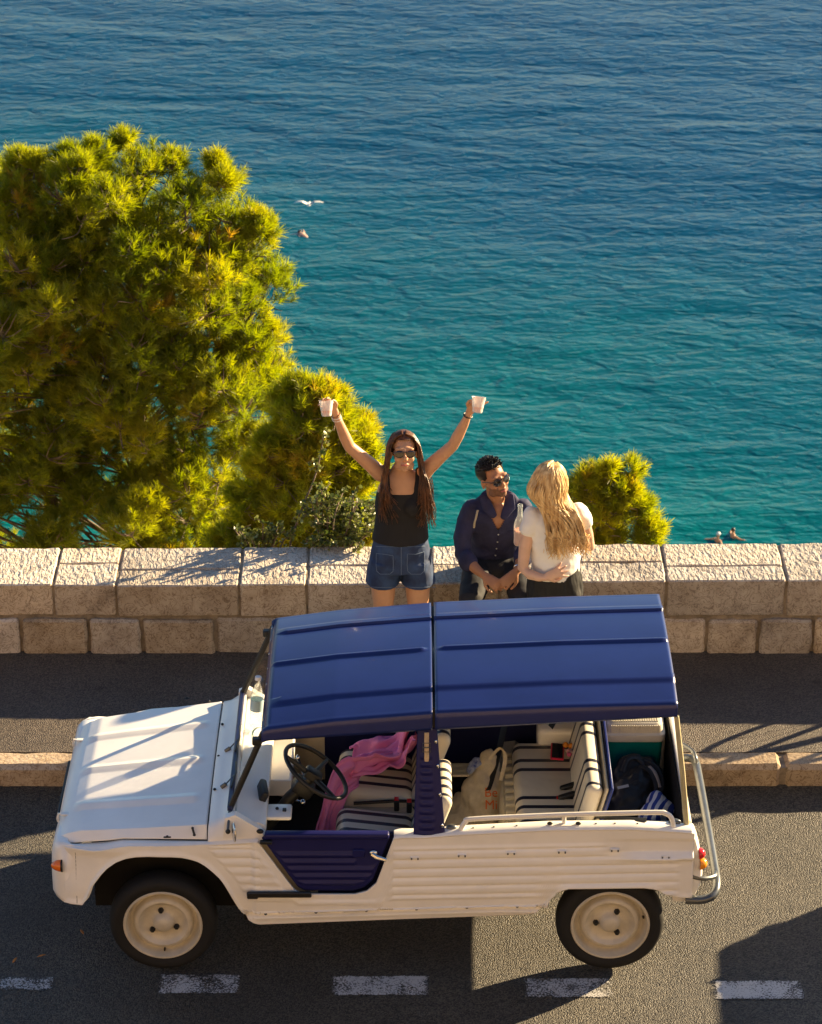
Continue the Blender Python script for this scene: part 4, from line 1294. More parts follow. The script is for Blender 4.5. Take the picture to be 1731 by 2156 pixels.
M_TEAL = mat('teal_plastic', (0.0, 0.17, 0.155), 0.4, var=0.1, coat=0.1)
M_LID = mat('cream_lid', (0.66, 0.62, 0.52), 0.45, var=0.08)
ck = thing('cool_box', (1.26, 1.19, .49), 'teal plastic cool box with ribbed cream lid in the back of the car', 'cool box')
mb = MB()
def rrect(x0, x1, y0, y1, z, r, n=5):
    out = []
    for cx, cy, a0 in ((x1 - r, y1 - r, 0), (x0 + r, y1 - r, 90), (x0 + r, y0 + r, 180), (x1 - r, y0 + r, 270)):
        for i in range(n):
            a = R(a0 + 90 * i / (n - 1))
            out.append((cx + r * math.cos(a), cy + r * math.sin(a), z))
    return out
mb.loft([rrect(1.115, 1.405, 1.075, 1.305, .49, .03), rrect(1.098, 1.422, 1.058, 1.322, .795, .03)])
mb.build('tub', M_TEAL, ck)
mb = MB(); mb.loft([rrect(1.090, 1.430, 1.05, 1.33, .785, .035), rrect(1.085, 1.435, 1.045, 1.335, .80, .035), rrect(1.087, 1.433, 1.047, 1.333, .83, .035), rrect(1.10, 1.42, 1.06, 1.32, .84, .03), rrect(1.105, 1.415, 1.065, 1.315, .885, .03), rrect(1.115, 1.405, 1.075, 1.305, .895, .03)])
ld = mb.build('lid', M_LID, ck)
for i in range(22):
    x = 1.125 + i * .0128
    MB().box(x, x + .006, 1.057, 1.07, .842, .888).build('lid_rib', M_LID, ld, smooth=False)
for i in range(20):
    x = 1.13 + i * .0135
    MB().box(x, x + .006, 1.09, 1.29, .894, .901).build('top_rib', M_LID, ld, smooth=False)

M_BAG = mat('black_nylon', (0.012, 0.011, 0.011), 0.55, var=0.3, scale=20, bump=0.6, bscale=60, bdist=0.003)
M_GREY = mat('grey_print', (0.35, 0.34, 0.33), 0.7)
bp_ = thing('backpack', (1.24, .78, .49), 'black nylon backpack lying in front of the teal cool box', 'backpack')
mb = MB()
mb.limb([((1.13, .66, .55), .07, .07), ((1.20, .76, .60), .12, .10), ((1.27, .86, .63), .13, .10), ((1.31, .94, .66), .10, .08)], side=(1, -.5, 0))
mb.limb([((1.12, .58, .54), .05, .05), ((1.22, .66, .56), .08, .06), ((1.34, .76, .58), .07, .06)], side=(0, 0, 1))
mb.limb([((1.16, .86, .68), .04, .03), ((1.20, .93, .72), .045, .04), ((1.26, .97, .72), .04, .035)], side=(1, 0, 0))
bb = remesh(mb, 'bag_body', .009, M_BAG, bp_, 2, .016, 14)
for pts in ([(1.18, .84, .72), (1.21, .90, .765), (1.27, .93, .755), (1.31, .90, .72)], [(1.28, .88, .735), (1.33, .82, .74), (1.36, .74, .70), (1.35, .68, .645)], [(1.30, .93, .735), (1.37, .87, .735), (1.40, .78, .69), (1.37, .70, .63)], [(1.14, .72, .645), (1.24, .76, .70), (1.34, .82, .70)]):
    mb = MB(); mb.tube(spline(pts, 6), .013, 8, flat=(.35, (0, -.3, 1))); mb.build('strap', M_BAG, bp_)
mb = MB(); mb.tube(spline([(1.33, .86, .745), (1.36, .80, .735), (1.38, .73, .69)], 6), .010, 8, flat=(.35, (0, -.3, 1))); mb.build('strap_lining', mat('strap_grey', (.30, .25, .22), .8), bp_)
bpy.context.view_layer.update()
me_ = MB().box(-.035, .035, -.008, .008, 0, .002)
q = MB(); Mx = Matrix.Translation((1.175, .715, .703)) @ Euler((R(38), 0, R(22))).to_matrix().to_4x4(); q.box(-.034, .034, -.008, .008, 0, .003, 0, 1, Mx); q.build('maker_patch', M_GREY, bp_)

def m_bluewhite():
    m, n, l, b = new_mat('blue_white_stripe')
    tc = nd(n, 'ShaderNodeTexCoord'); wv = nd(n, 'ShaderNodeTexWave'); wv.inputs['Scale'].default_value = 7.5; wv.inputs['Distortion'].default_value = 1.2
    mp = nd(n, 'ShaderNodeMapping'); mp.inputs['Rotation'].default_value = (0, 0, R(25)); l.new(tc.outputs['Object'], mp.inputs[0]); l.new(mp.outputs[0], wv.inputs['Vector'])
    rp = nd(n, 'ShaderNodeValToRGB'); rp.color_ramp.interpolation = 'CONSTANT'; rp.color_ramp.elements[0].color = (.03, .06, .30, 1); rp.color_ramp.elements[1].color = (.72, .72, .74, 1); rp.color_ramp.elements[1].position = .5
    l.new(wv.outputs['Fac'], rp.inputs[0]); l.new(rp.outputs[0], b.inputs['Base Color']); b.inputs['Roughness'].default_value = .85
    return m
mb = MB(); mb.limb([((1.27, .53, .60), .035, .03), ((1.33, .57, .63), .07, .06), ((1.39, .62, .62), .07, .06)], side=(0, 1, 0)); mb.ell((1.36, .66, .64), (.06, .06, .06))
q = remesh(mb, 'beach_cloth', .008, m_bluewhite(), None, 3, .012, 16, Vector((1.34, .58, .49))); q.location = (1.34, .58, .49)
tag(q, 'blue and white striped beach cloth tucked beside the black backpack', 'cloth')

ph = thing('phone', (.826, 1.05, .715), 'phone in a red case lying on the striped rear bench', 'phone')
Mx = Matrix.Translation((.826, 1.05, .722)) @ Euler((R(4), R(3), R(-4))).to_matrix().to_4x4()
mb = MB(); mb.box(-.038, .038, -.075, .075, -.006, .006, .005, 2, Mx); mb.build('case', mat('red_case', (.62, .02, .07), .4), ph)
mb = MB(); mb.box(-.031, .031, -.067, .067, .006, .008, 0, 1, Mx); mb.build('screen', mat('phone_screen', (.012, .012, .015), .08), ph)
for i, (x, y, c, r) in enumerate([(.875, 1.10, (.7, .25, .02), .017), (.905, 1.09, (.7, .25, .02), .017), (.888, 1.035, (.55, .25, .25), .015), (.905, 1.02, (.6, .4, .4), .014), (.89, 1.0, (.6, .1, .2), .014), (.915, .995, (.5, .3, .3), .012)]):
    mb = MB(); mb.ell((x, y, .735), (r, r, r), u=10, v=7); mb.build('charm_bead', mat('bead', c, .3), ph)

# water bottles on the dashboard
M_PET = mat('clear_pet', (.86, .92, .92), .08, trans=.9, ior=1.12, alpha=.45)
M_WATER = mat('water', (.75, .86, .84), .05, trans=.9, ior=1.2, alpha=.5)
M_CAPW = mat('white_cap', (.8, .8, .8), .4)
def bottle(name, loc, rot, h, r, label, cap, band):
    t = thing(name, loc, label, 'bottle')
    T = Matrix.Identity(4)
    def part(nm, prof, m, n=20):
        o = MB().lathe(prof, n).build(nm, m); o.parent = t; return o
    b = part('shell', [(0, 0), (r * .9, .0), (r, .012), (r, h * .25), (r * .94, h * .28), (r, h * .31), (r, h * .62), (r * .8, h * .74), (r * .42, h * .86), (r * .38, h * .94), (r * .38, h * .96)], M_PET)
    part('cap', [(0, h), (r * .45, h), (r * .48, h * .99), (r * .48, h * .935), (r * .4, h * .935)], cap)
    part('paper_band', [(r * 1.01, h * .33), (r * 1.01, h * .55)], band)
    t.rotation_euler = rot
    return t
bottle('water_bottle', (-.872, 1.03, .905), (R(-4), R(4), 0), .31, .036, 'tall clear water bottle upright against the windscreen inside', M_CAPW, mat('blue_band', (.45, .62, .70), .4))
bottle('water_bottle', (-.862, .90, .935), (R(62), R(6), R(12)), .25, .040, 'shorter pale bottle with a green label lying on the dashboard', M_CAPW, mat('green_band', (.45, .62, .12), .4))
# ================================================================ PEOPLE
def m_skin(name, c):
    m = mat(name, c, .48, col2=[q * .86 for q in c], scale=9, sss=.12)
    return m
SK_W = m_skin('skin_tan', (.58, .31, .17))
SK_M = m_skin('skin_brown', (.42, .20, .105))
SK_B = m_skin('skin_fair', (.68, .42, .29))
M_LIP = mat('lips', (.42, .12, .09), .4)
M_GLASSES = mat('dark_lens', (.012, .008, .006), .06, coat=.8)
M_TORT = mat('tortoise_frame', (.035, .018, .008), .2, coat=.6)

def head(mb, M, sex=0):
    """skull, jaw, features in local coordinates (face towards -y), M to world"""
    def E(c, r, rot=None):
        t = M.copy()
        mb.ell((0, 0, 0), r, u=18, v=12) if False else None
        k0 = len(mb.v)
        mb.ell(c, r, rot, u=18, v=12)
        mb.v[k0:] = [tuple(M @ Vector(p)) for p in mb.v[k0:]]
    jw = 1.0 + .08 * sex
    E((0, .018, .035), (.074, .094, .083))
    E((0, -.022, .0), (.066, .070, .085))
    E((0, -.030, -.050), (.055 * jw, .058, .062))
    E((0, -.066, -.092), (.026 * jw, .022, .020))
    for s in (-1, 1):
        E((s * .036, -.058, -.030), (.026, .026, .026))
        E((s * .040 * jw, -.020, -.078), (.022, .035, .026))
        E((s * .030, -.080, .030), (.030, .014, .012))
        E((s * .077, .012, -.012), (.009, .020, .032))
        E((s * .011, -.099, -.034), (.009, .010, .008))
    E((0, -.092, .008), (.010, .014, .026))
    E((0, -.104, -.022), (.012, .016, .016))
    E((0, -.089, -.062), (.026, .012, .010))
    E((0, -.088, -.072), (.022, .012, .008))

def face_parts(par, M, beard=False, lens='round'):
    def tr(mb):
        mb.v = [tuple(M @ Vector(p)) for p in mb.v]; return mb
    mb = MB(); mb.limb([((-.022, -.094, -.064), .004, .003), ((0, -.101, -.066), .007, .006), ((.022, -.094, -.064), .004, .003)], 8, side=(0, 0, 1)); tr(mb).build('lips', M_LIP, par)
    gl = MB()
    gl.tube([(-.066, -.088, .012), (-.02, -.106, .014), (0, -.109, .016), (.02, -.106, .014), (.066, -.088, .012)], .004, 6)
    for s in (-1, 1):
        gl.tube([(s * .066, -.088, .012), (s * .076, -.04, .012), (s * .080, .012, .006)], .003, 6)
    g = tr(gl).build('sunglasses', M_TORT, par)
    for s in (-1, 1):
        mb = MB()
        rot = Euler((R(-4), 0, R(s * 14))).to_matrix()
        mb.ell((s * .034, -.099, .002), (.029, .004, .0235), rot, u=22, v=12)
        tr(mb).build('lens', M_GLASSES, g)

def strands(name, paths, material, par, rad=.006, flat=.5, taper=.25, seed=1, wob=.0, wf=20, n=5):
    rnd = random.Random(seed)
    mb = MB()
    for pts, r in paths:
        P = spline(pts, 5)
        if wob:
            ph = rnd.uniform(0, 6); P = [p + Vector((math.sin(ph + i * wf / len(P)), math.cos(ph * 1.7 + i * wf / len(P)), 0)) * wob * (i / len(P)) for i, p in enumerate(P)]
        m_ = len(P)
        rr = [r * (1 - (1 - taper) * (i / (m_ - 1)) ** 2) for i in range(m_)]
        mb.tube(P, rr, n)
    o = mb.build(name, material, par, angle=180)
    return o

def m_hair(name, c1, c2, sc=60):
    m, n, l, b = new_mat(name)
    ge = nd(n, 'ShaderNodeNewGeometry')
    mp = nd(n, 'ShaderNodeMapping'); mp.inputs['Scale'].default_value = (1, 1, .12); l.new(ge.outputs['Position'], mp.inputs[0])
    nz = nd(n, 'ShaderNodeTexNoise'); nz.inputs['Scale'].default_value = sc; nz.inputs['Detail'].default_value = 4; l.new(mp.outputs[0], nz.inputs['Vector'])
    rp = nd(n, 'ShaderNodeValToRGB'); rp.color_ramp.elements[0].position = .35; rp.color_ramp.elements[1].position = .68
    rp.color_ramp.elements[0].color = c4(c1); rp.color_ramp.elements[1].color = c4(c2)
    l.new(nz.outputs['Fac'], rp.inputs[0]); l.new(rp.outputs[0], b.inputs['Base Color'])
    b.inputs['Roughness'].default_value = .42
    b.inputs['Specular IOR Level'].default_value = .4
    bp = nd(n, 'ShaderNodeBump'); bp.inputs['Strength'].default_value = .6; bp.inputs['Distance'].default_value = .004
    l.new(nz.outputs['Fac'], bp.inputs['Height']); l.new(bp.outputs[0], b.inputs['Normal'])
    return m

def hand(mb, wrist, fwd, palm_n, curl, thumb_side, size=1.0, spread=.12):
    """palm and five fingers; fwd = wrist->fingers, palm_n = out of the palm; thumb_side +-1 along side axis"""
    f = Vector(fwd).normalized(); pn = Vector(palm_n); pn = (pn - f * pn.dot(f)).normalized()
    sd_ = f.cross(pn).normalized()
    w0 = Vector(wrist)
    k = size
    mb.limb([(w0, .024 * k, .018 * k), (w0 + f * .035 * k, .033 * k, .015 * k), (w0 + f * .075 * k, .038 * k, .013 * k), (w0 + f * .088 * k, .036 * k, .011 * k)], 14, side=sd_)
    L = [.066, .075, .070, .054]
    for i in range(4):
        t = (i - 1.5)
        side_off_ = -thumb_side * t * .019 * k * -1 if False else thumb_side * (-t) * .019 * k
        p = w0 + f * (.088 - .004 * abs(t)) * k + sd_ * side_off_
        d = (f + sd_ * thumb_side * (-t) * spread).normalized()
        pts = [(p - d * .012 * k, .0095 * k, .0085 * k)]
        ang = 0
        c = curl[i] if isinstance(curl, (list, tuple)) else curl
        q = p
        for s_, (ln, rr) in enumerate(((.45, .0092), (.32, .0084), (.25, .0075))):
            ang += c * (.75 if s_ == 0 else 1.0)
            dd = (d * math.cos(ang) + pn * math.sin(ang)).normalized()
            q = q + dd * L[i] * ln * k * 1.08
            pts.append((q, rr * k, rr * k))
        mb.limb(pts, 8, side=sd_)
    # thumb leaves the side of the palm near its base
    p0 = w0 + f * .028 * k + sd_ * thumb_side * .022 * k
    p1 = p0 + (f * .6 + sd_ * thumb_side * .75 + pn * .35).normalized() * .036 * k
    p2 = p1 + (f * .85 + sd_ * thumb_side * .25 + pn * .45).normalized() * .032 * k
    p3 = p2 + (f * .9 - sd_ * thumb_side * .05 + pn * .5).normalized() * .026 * k
    mb.limb([(p0, .014 * k, .013 * k), (p1, .0115 * k, .0115 * k), (p2, .0105 * k, .0105 * k), (p3, .009 * k, .009 * k)], 8, side=pn)

VX = .0062
# ---------------------------------------------------------------- woman raising two cups
GZ = .12
W = thing('person', (-.065, 2.87, GZ), 'woman in black tank top and denim shorts raising two plastic cups by the wall', 'person')
HW = Matrix.Translation((-.044, 2.86, 1.715)) @ Euler((R(-17), R(1), R(4))).to_matrix().to_4x4()
mb = MB()
head(mb, HW)
mb.limb([((-.046, 2.885, 1.67), .046, .046), ((-.05, 2.89, 1.61), .044, .044), ((-.055, 2.89, 1.555), .052, .05)], side=(1, 0, 0))
TOR = [((-.065, 2.87, 1.06), .145, .10), ((-.065, 2.87, 1.10), .150, .105), ((-.062, 2.872, 1.17), .143, .098), ((-.06, 2.875, 1.27), .145, .100), ((-.057, 2.875, 1.37), .155, .105), ((-.055, 2.88, 1.46), .150, .095), ((-.055, 2.885, 1.53), .118, .075), ((-.055, 2.888, 1.575), .07, .058)]
mb.limb(TOR, 24)
for s in (-1, 1):
    mb.ell((-.06 + s * .070, 2.80, 1.385), (.062, .055, .062))
# arms
AR = [((-.185, 2.885, 1.555), .052, .050), ((-.225, 2.88, 1.60), .048, .047), ((-.30, 2.865, 1.68), .041, .041), ((-.372, 2.85, 1.758), .036, .036), ((-.40, 2.84, 1.83), .036, .036), ((-.432, 2.82, 1.93), .029, .028), ((-.452, 2.805, 2.00), .023, .019)]
AL = [((.072, 2.885, 1.555), .052, .050), ((.105, 2.88, 1.60), .048, .047), ((.180, 2.865, 1.685), .041, .041), ((.252, 2.85, 1.765), .036, .036), ((.283, 2.84, 1.835), .036, .036), ((.322, 2.82, 1.93), .029, .028), ((.346, 2.805, 2.00), .023, .019)]
mb.limb(AR, 16, side=(0, 1, 0)); mb.limb(AL, 16, side=(0, 1, 0))
CUP_R, CUP_L = Vector((-.500, 2.735, 2.075)), Vector((.392, 2.735, 2.095))
hand(mb, (-.452, 2.803, 2.008), (-.60, -.10, .78), (-.05, -1, 0), .50, 1, .98)
hand(mb, (.346, 2.803, 2.008), (.58, -.10, .80), (.05, -1, 0), (.52, .46, .34, .16), -1, .98, .2)
# legs
for s, kx in ((-1, -.172), (1, .042)):
    mb.limb([((-.065 + s * .085, 2.875, .98), .095, .105), ((kx, 2.87, .84), .082, .088), ((kx, 2.865, .72), .072, .076), ((kx, 2.86, .60), .056, .060), ((kx, 2.865, .52), .050, .054), ((kx, 2.885, .42), .050, .055), ((kx, 2.885, .30), .038, .042), ((kx, 2.88, .19), .030, .034)], 18)
    mb.limb([((kx, 2.90, .165), .030, .032), ((kx + s * .004, 2.84, .158), .036, .030), ((kx + s * .008, 2.77, .145), .040, .020), ((kx + s * .008, 2.72, .14), .032, .016)], 14)
remesh(mb, 'body', VX, SK_W, W, 5)
face_parts(W, HW)
# tank top: same torso a little fuller, straps over the shoulders
M_TANK = mat('black_cotton', (.011, .010, .011), .85, bump=.4, bscale=160, bdist=.001)
mb = MB()
TT = [((-.065, 2.87, 1.125), .176, .128), ((-.063, 2.872, 1.17), .168, .121), ((-.06, 2.875, 1.27), .158, .112), ((-.057, 2.875, 1.36), .166, .115), ((-.055, 2.878, 1.425), .158, .108), ((-.055, 2.880, 1.462), .142, .100)]
rings = []
for c, a, b in TT:
    rings.append([(c[0] + a * math.cos(t), c[1] + b * math.sin(t), c[2]) for t in [2 * PI * i / 28 for i in range(28)]])
mb.loft(rings)
for s in (-1, 1):
    mb.ell((-.06 + s * .070, 2.795, 1.38), (.068, .060, .070))
    mb.limb([((-.055 + s * .095, 2.785, 1.44), .030, .016), ((-.053 + s * .102, 2.828, 1.53), .027, .015), ((-.053 + s * .105, 2.885, 1.593), .026, .012), ((-.053 + s * .105, 2.94, 1.55), .028, .013), ((-.055 + s * .095, 2.968, 1.44), .030, .014)], 10, side=(1, 0, 0))
mb.limb([((-.055, 2.955, 1.40), .13, .03), ((-.055, 2.955, 1.52), .10, .02)], side=(1, 0, 0))
remesh(mb, 'tank_top', .0065, M_TANK, W, 3, .0035, 9, None, (1, 1, 1.6))
def m_denim():
    m, n, l, b = new_mat('denim')
    tc = nd(n, 'ShaderNodeTexCoord')
    nz = nd(n, 'ShaderNodeTexNoise'); nz.inputs['Scale'].default_value = 14; nz.inputs['Detail'].default_value = 8; l.new(tc.outputs['Object'], nz.inputs['Vector'])
    rp = nd(n, 'ShaderNodeValToRGB'); rp.color_ramp.elements[0].position = .35; rp.color_ramp.elements[1].position = .75
    rp.color_ramp.elements[0].color = (.010, .022, .065, 1); rp.color_ramp.elements[1].color = (.028, .065, .16, 1)
    l.new(nz.outputs['Fac'], rp.inputs[0]); l.new(rp.outputs[0], b.inputs['Base Color']); b.inputs['Roughness'].default_value = .8
    return m
M_DENIM = m_denim()
M_THREAD = mat('pale_denim_seam', (.10, .14, .22), .8)
mb = MB()
rings = []
for z, a, b in ((1.165, .158, .112), (1.12, .168, .118), (1.05, .180, .126), (.98, .192, .132), (.93, .198, .132)):
    rings.append([(-.065 + a * math.cos(t), 2.87 + b * math.sin(t), z) for t in [2 * PI * i / 28 for i in range(28)]])
mb.loft(rings)
for s in (-1, 1):
    rings = []
    for z, a, b in ((1.0, .092, .120), (.93, .100, .125), (.87, .105, .122), (.828, .108, .120)):
        cx = -.065 + s * (.098 + .012 * (1.0 - z) / .17)
        rings.append([(cx + a * math.cos(t), 2.868 + b * math.sin(t), z + .010 * math.sin(t)) for t in [2 * PI * i / 24 for i in range(24)]])
    mb.loft(rings)
sh = remesh(mb, 'denim_shorts', .0065, M_DENIM, W, 2, .005, 12)
mb = MB()
def drape(target, pts, r, name, m, par, d=(0, .9, -.42), n=6, closed=False):
    off = org(par); D = Vector(d).normalized(); out = []
    for p in pts:
        q = Vector(p) - off
        hit, loc, no, _ = target.ray_cast(q - D * .4, D)
        out.append((loc + no * .001 if hit else q) + off)
    return MB().tube(out, r, n, closed=closed).build(name, m, par)
bpy.context.view_layer.update()
for s in (-1, 1):
    cx = -.065 + s * .095
    P = [(cx - .052, 2.75, 1.075), (cx - .054, 2.75, 1.0), (cx - .050, 2.75, .955), (cx - .03, 2.75, .935), (cx + .03, 2.75, .935), (cx + .050, 2.75, .955), (cx + .052, 2.75, 1.0), (cx + .05, 2.75, 1.075 + .012 * s), (cx, 2.75, 1.072)]
    pk = []
    for a_, b_ in zip(P, P[1:] + P[:1]):
        pk += [Vector(a_).lerp(Vector(b_), i / 4) for i in range(4)]
    drape(sh, pk, .0022, 'pocket_seam', M_THREAD, sh, closed=True)
    drape(sh, [(-.065 + s * .105 + .112 * math.cos(t), 2.75, .842) for t in [PI * (1 - i / 16) for i in range(17)]], .0022, 'hem_seam', M_THREAD, sh)
drape(sh, [(-.060, 2.75, z) for z in (1.13, 1.09, 1.05, 1.0, .96, .93)], .0022, 'fly_seam', M_THREAD, sh)
drape(sh, [(-.065 + .150 * math.cos(t), 2.75, 1.125) for t in [PI * (1 - i / 16) for i in range(17)]], .0024, 'waist_seam', M_THREAD, sh)
# hair
H_BR = m_hair('brown_hair', (.030, .011, .0045), (.16, .058, .019))
mb = MB()
def hd_(p): return HW @ Vector(p)
mb.v = []
capm = MB()
capm.ell((0, .022, .046), (.086, .104, .090), u=22, v=14)
capm.v = [tuple(HW @ Vector(p)) for p in capm.v if True]
# open the face: drop cap faces in front below the hairline
inv = HW.inverted()
capm.f = [f for f in capm.f if not all((inv @ Vector(capm.v[i])).y < -.030 and (inv @ Vector(capm.v[i])).z < .088 for i in f)]
capm.mi = [0] * len(capm.f)
hr = capm.build('hair', H_BR, W, angle=180)
rnd = random.Random(3)
paths = []
for i in range(330):
    s = -1 if i % 2 else 1
    t = rnd.random()                               # 0 front .. 1 back
    y0 = -.055 + .13 * t
    top = hd_((s * .008, y0, .128 - .25 * max(0, y0) - .25 * max(0, -.02 - y0)))
    z1 = .03
    k1 = hd_((s * (.083 + .012 * rnd.random()), y0 * .75 - .01, z1 + .01))
    k0 = hd_((s * (.050 + .008 * rnd.random()), y0 * .9, .105 - .2 * max(0, -y0)))
    k2 = hd_((s * (.092 + .018 * rnd.random()), y0 * .7 - .012, -.055))
    fr = t < .62
    if s > 0:      # her left: thick lock in front of the shoulder, lit by the sun
        ex = rnd.uniform(.02, .15); ez = rnd.uniform(1.24, 1.40)
        m1 = Vector((.058 + .04 * rnd.random(), 2.80 - (.03 if fr else -.05), 1.555))
        e = Vector((ex, 2.745 + .03 * rnd.random() if fr else 2.80, ez))
        m2 = (m1 + e) / 2 + Vector((.01, -.015, 0))
    else:
        ex = rnd.uniform(-.195, -.075); ez = rnd.uniform(1.28, 1.44)
        m1 = Vector((-.150 - .02 * rnd.random(), 2.81 - (.03 if fr else -.05), 1.56))
        e = Vector((ex, 2.735 + .03 * rnd.random() if fr else 2.80, ez))
        m2 = (m1 + e) / 2 + Vector((-.008, -.02, 0))
    if not fr and rnd.random() < .5:
        m1.y = 2.93; m2 = Vector((m2.x, 2.985, m2.z)); e = Vector((e.x * .8, 2.995, e.z))
    paths.append(([top, k0, k1, k2, m1, m2, e], rnd.uniform(.0028, .0062)))
strands('hair_strands', paths, H_BR, hr, seed=2, wob=.014, wf=11)
# bracelets
def band(c, ax, r, rr, name, m, par):
    ax = Vector(ax).normalized(); u = ax.orthogonal().normalized(); v = ax.cross(u)
    return MB().tube([Vector(c) + (u * math.cos(2 * PI * i / 20) + v * math.sin(2 * PI * i / 20)) * r for i in range(20)], rr, 6, closed=True).build(name, m, par)
axR = (-.02, -.015, .07)
band((-.447, 2.809, 1.975), (-.25, -.15, .9), .0275, .003, 'bracelet', mat('white_cord', (.75, .70, .62), .6), W)
band((-.443, 2.812, 1.96), (-.15, -.2, .9), .0285, .0025, 'bracelet', bpy.data.materials['white_cord'], W)
band((-.45, 2.806, 1.99), (-.35, -.15, .9), .026, .003, 'bracelet', mat('brown_cord', (.25, .11, .04), .5), W)
band((.341, 2.809, 1.985), (.25, -.15, .9), .0265, .0042, 'hair_tie', M_BLACK, W)
# cups
M_CUP = mat('frosted_plastic', (.95, .88, .84), .5, alpha=.93)
M_CUP.node_tree.nodes['Principled BSDF'].inputs['Transmission Weight'].default_value = .45
M_ROSE = mat('rose_drink', (.88, .40, .22), .2)
def cup(c, tilt, label):
    t = thing('plastic_cup', c, label, 'cup')
    h = .094
    o = MB().lathe([(0, 0), (.027, 0), (.028, .003), (.042, h), (.0435, h), (.0425, h - .002), (.0295, .006), (0, .005)], 26).build('cup_wall', M_CUP); o.parent = t
    o = MB().lathe([(0, .006), (.0295, .007), (.0338, .034), (0, .034)], 22).build('drink', M_ROSE); o.parent = t
    t.rotation_euler = tilt
    return t
cup(CUP_R + Vector((-.002, -.03, -.045)), (R(-21), R(-2), 0), 'frosted plastic cup of rosé raised in the hand with pale bracelets')
cup(CUP_L + Vector((.002, -.03, -.042)), (R(-21), R(6), 0), 'frosted plastic cup of rosé raised in the hand with a black wrist band')

# ---------------------------------------------------------------- man sitting on the wall
Mn = thing('person', (.54, 3.30, .62), 'man in dark blue shirt and sunglasses sitting on the parapet wall', 'person')
HM = Matrix.Translation((.512, 3.165, 1.382)) @ Euler((R(-14), R(-9), R(33))).to_matrix().to_4x4()
mb = MB()
head(mb, HM, 1)
mb.limb([((.515, 3.20, 1.32), .055, .055), ((.525, 3.22, 1.26), .054, .054), ((.535, 3.235, 1.19), .055, .052)], side=(1, 0, 0))
mb.limb([((.54, 3.36, .70), .165, .12), ((.54, 3.34, .82), .155, .115), ((.54, 3.29, .95), .145, .095), ((.54, 3.25, 1.05), .145, .085), ((.54, 3.24, 1.12), .09, .055)], 22)
MA = [((.385, 3.25, 1.115), .045, .045), ((.345, 3.22, 1.05), .052, .055), ((.325, 3.16, .96), .046, .048), ((.322, 3.11, .885), .043, .043), ((.365, 3.03, .862), .041, .040), ((.415, 2.965, .842), .032, .030), ((.445, 2.935, .832), .027, .023)]
MBm = [((.695, 3.26, 1.115), .045, .045), ((.735, 3.23, 1.05), .052, .055), ((.735, 3.17, .97), .046, .048), ((.715, 3.12, .895), .043, .043), ((.69, 3.04, .878), .041, .040), ((.672, 2.975, .862), .032, .030), ((.664, 2.945, .858), .027, .023)]
mb.limb(MA, 16, side=(0, 0, 1)); mb.limb(MBm, 16, side=(0, 0, 1))
hand(mb, (.450, 2.930, .830), (.72, -.55, -.30), (.3, .35, -.5), .55, -1, 1.0)
hand(mb, (.660, 2.940, .855), (-.62, -.50, -.42), (-.3, .35, -.5), .55, 1, 1.0)
mb.ell((.545, 3.185, 1.10), (.085, .055, .10))
bdm = remesh(mb, 'body', VX, SK_M, Mn, 5)
M_STUB = mat('stubble', (.20, .10, .058), .7, var=.3, scale=200)
bdm.data.materials.append(M_STUB)
iv = HM.inverted(); of_ = org(Mn)
for p_ in bdm.data.polygons:
    c_ = iv @ (p_.center + of_)
    if -.13 < c_.z < -.038 - .25 * max(0, -.045 - c_.y) * 0 and -.10 < c_.y < .005 and abs(c_.x) < .075 and not (abs(c_.x) < .03 and c_.z > -.052): p_.material_index = 1
face_parts(Mn, HM)
M_SHIRT = mat('navy_linen', (.030, .030, .075), .85, var=.3, scale=9, bump=.5, bscale=70, bdist=.002)
mb = MB()
rings = []
for c, a, b in [((.54, 3.34, .74), .175, .135), ((.54, 3.335, .82), .172, .132), ((.54, 3.30, .92), .176, .130), ((.54, 3.265, 1.02), .186, .128), ((.54, 3.245, 1.10), .192, .120), ((.54, 3.24, 1.155), .165, .098), ((.538, 3.24, 1.195), .115, .082)]:
    rings.append([(c[0] + a * math.cos(t), c[1] + b * math.sin(t), c[2] + .03 * math.sin(t) * (1 if c[2] < 1.1 else .5 if c[2] < 1.19 else 1.8)) for t in [2 * PI * i / 28 for i in range(28)]])
mb.loft(rings)
for arm, s in ((MA, -1), (MBm, 1)):
    mb.limb([(Vector(arm[0][0]) + Vector((0, 0, .012)), .068, .068), (arm[1][0], .062, .064), (arm[2][0], .057, .058), (arm[3][0], .055, .055), (Vector(arm[3][0]).lerp(Vector(arm[4][0]), .75), .053, .052)], 16, side=(0, 0, 1))
    e0, e1 = Vector(arm[3][0]), Vector(arm[4][0])
    mb.limb([(e0.lerp(e1, .55), .058, .057), (e0.lerp(e1, .95), .059, .058)], 16, side=(0, 0, 1))
shm = remesh(mb, 'shirt', .0068, M_SHIRT, Mn, 3, .010, 9, None, (1, 1, 1.4))
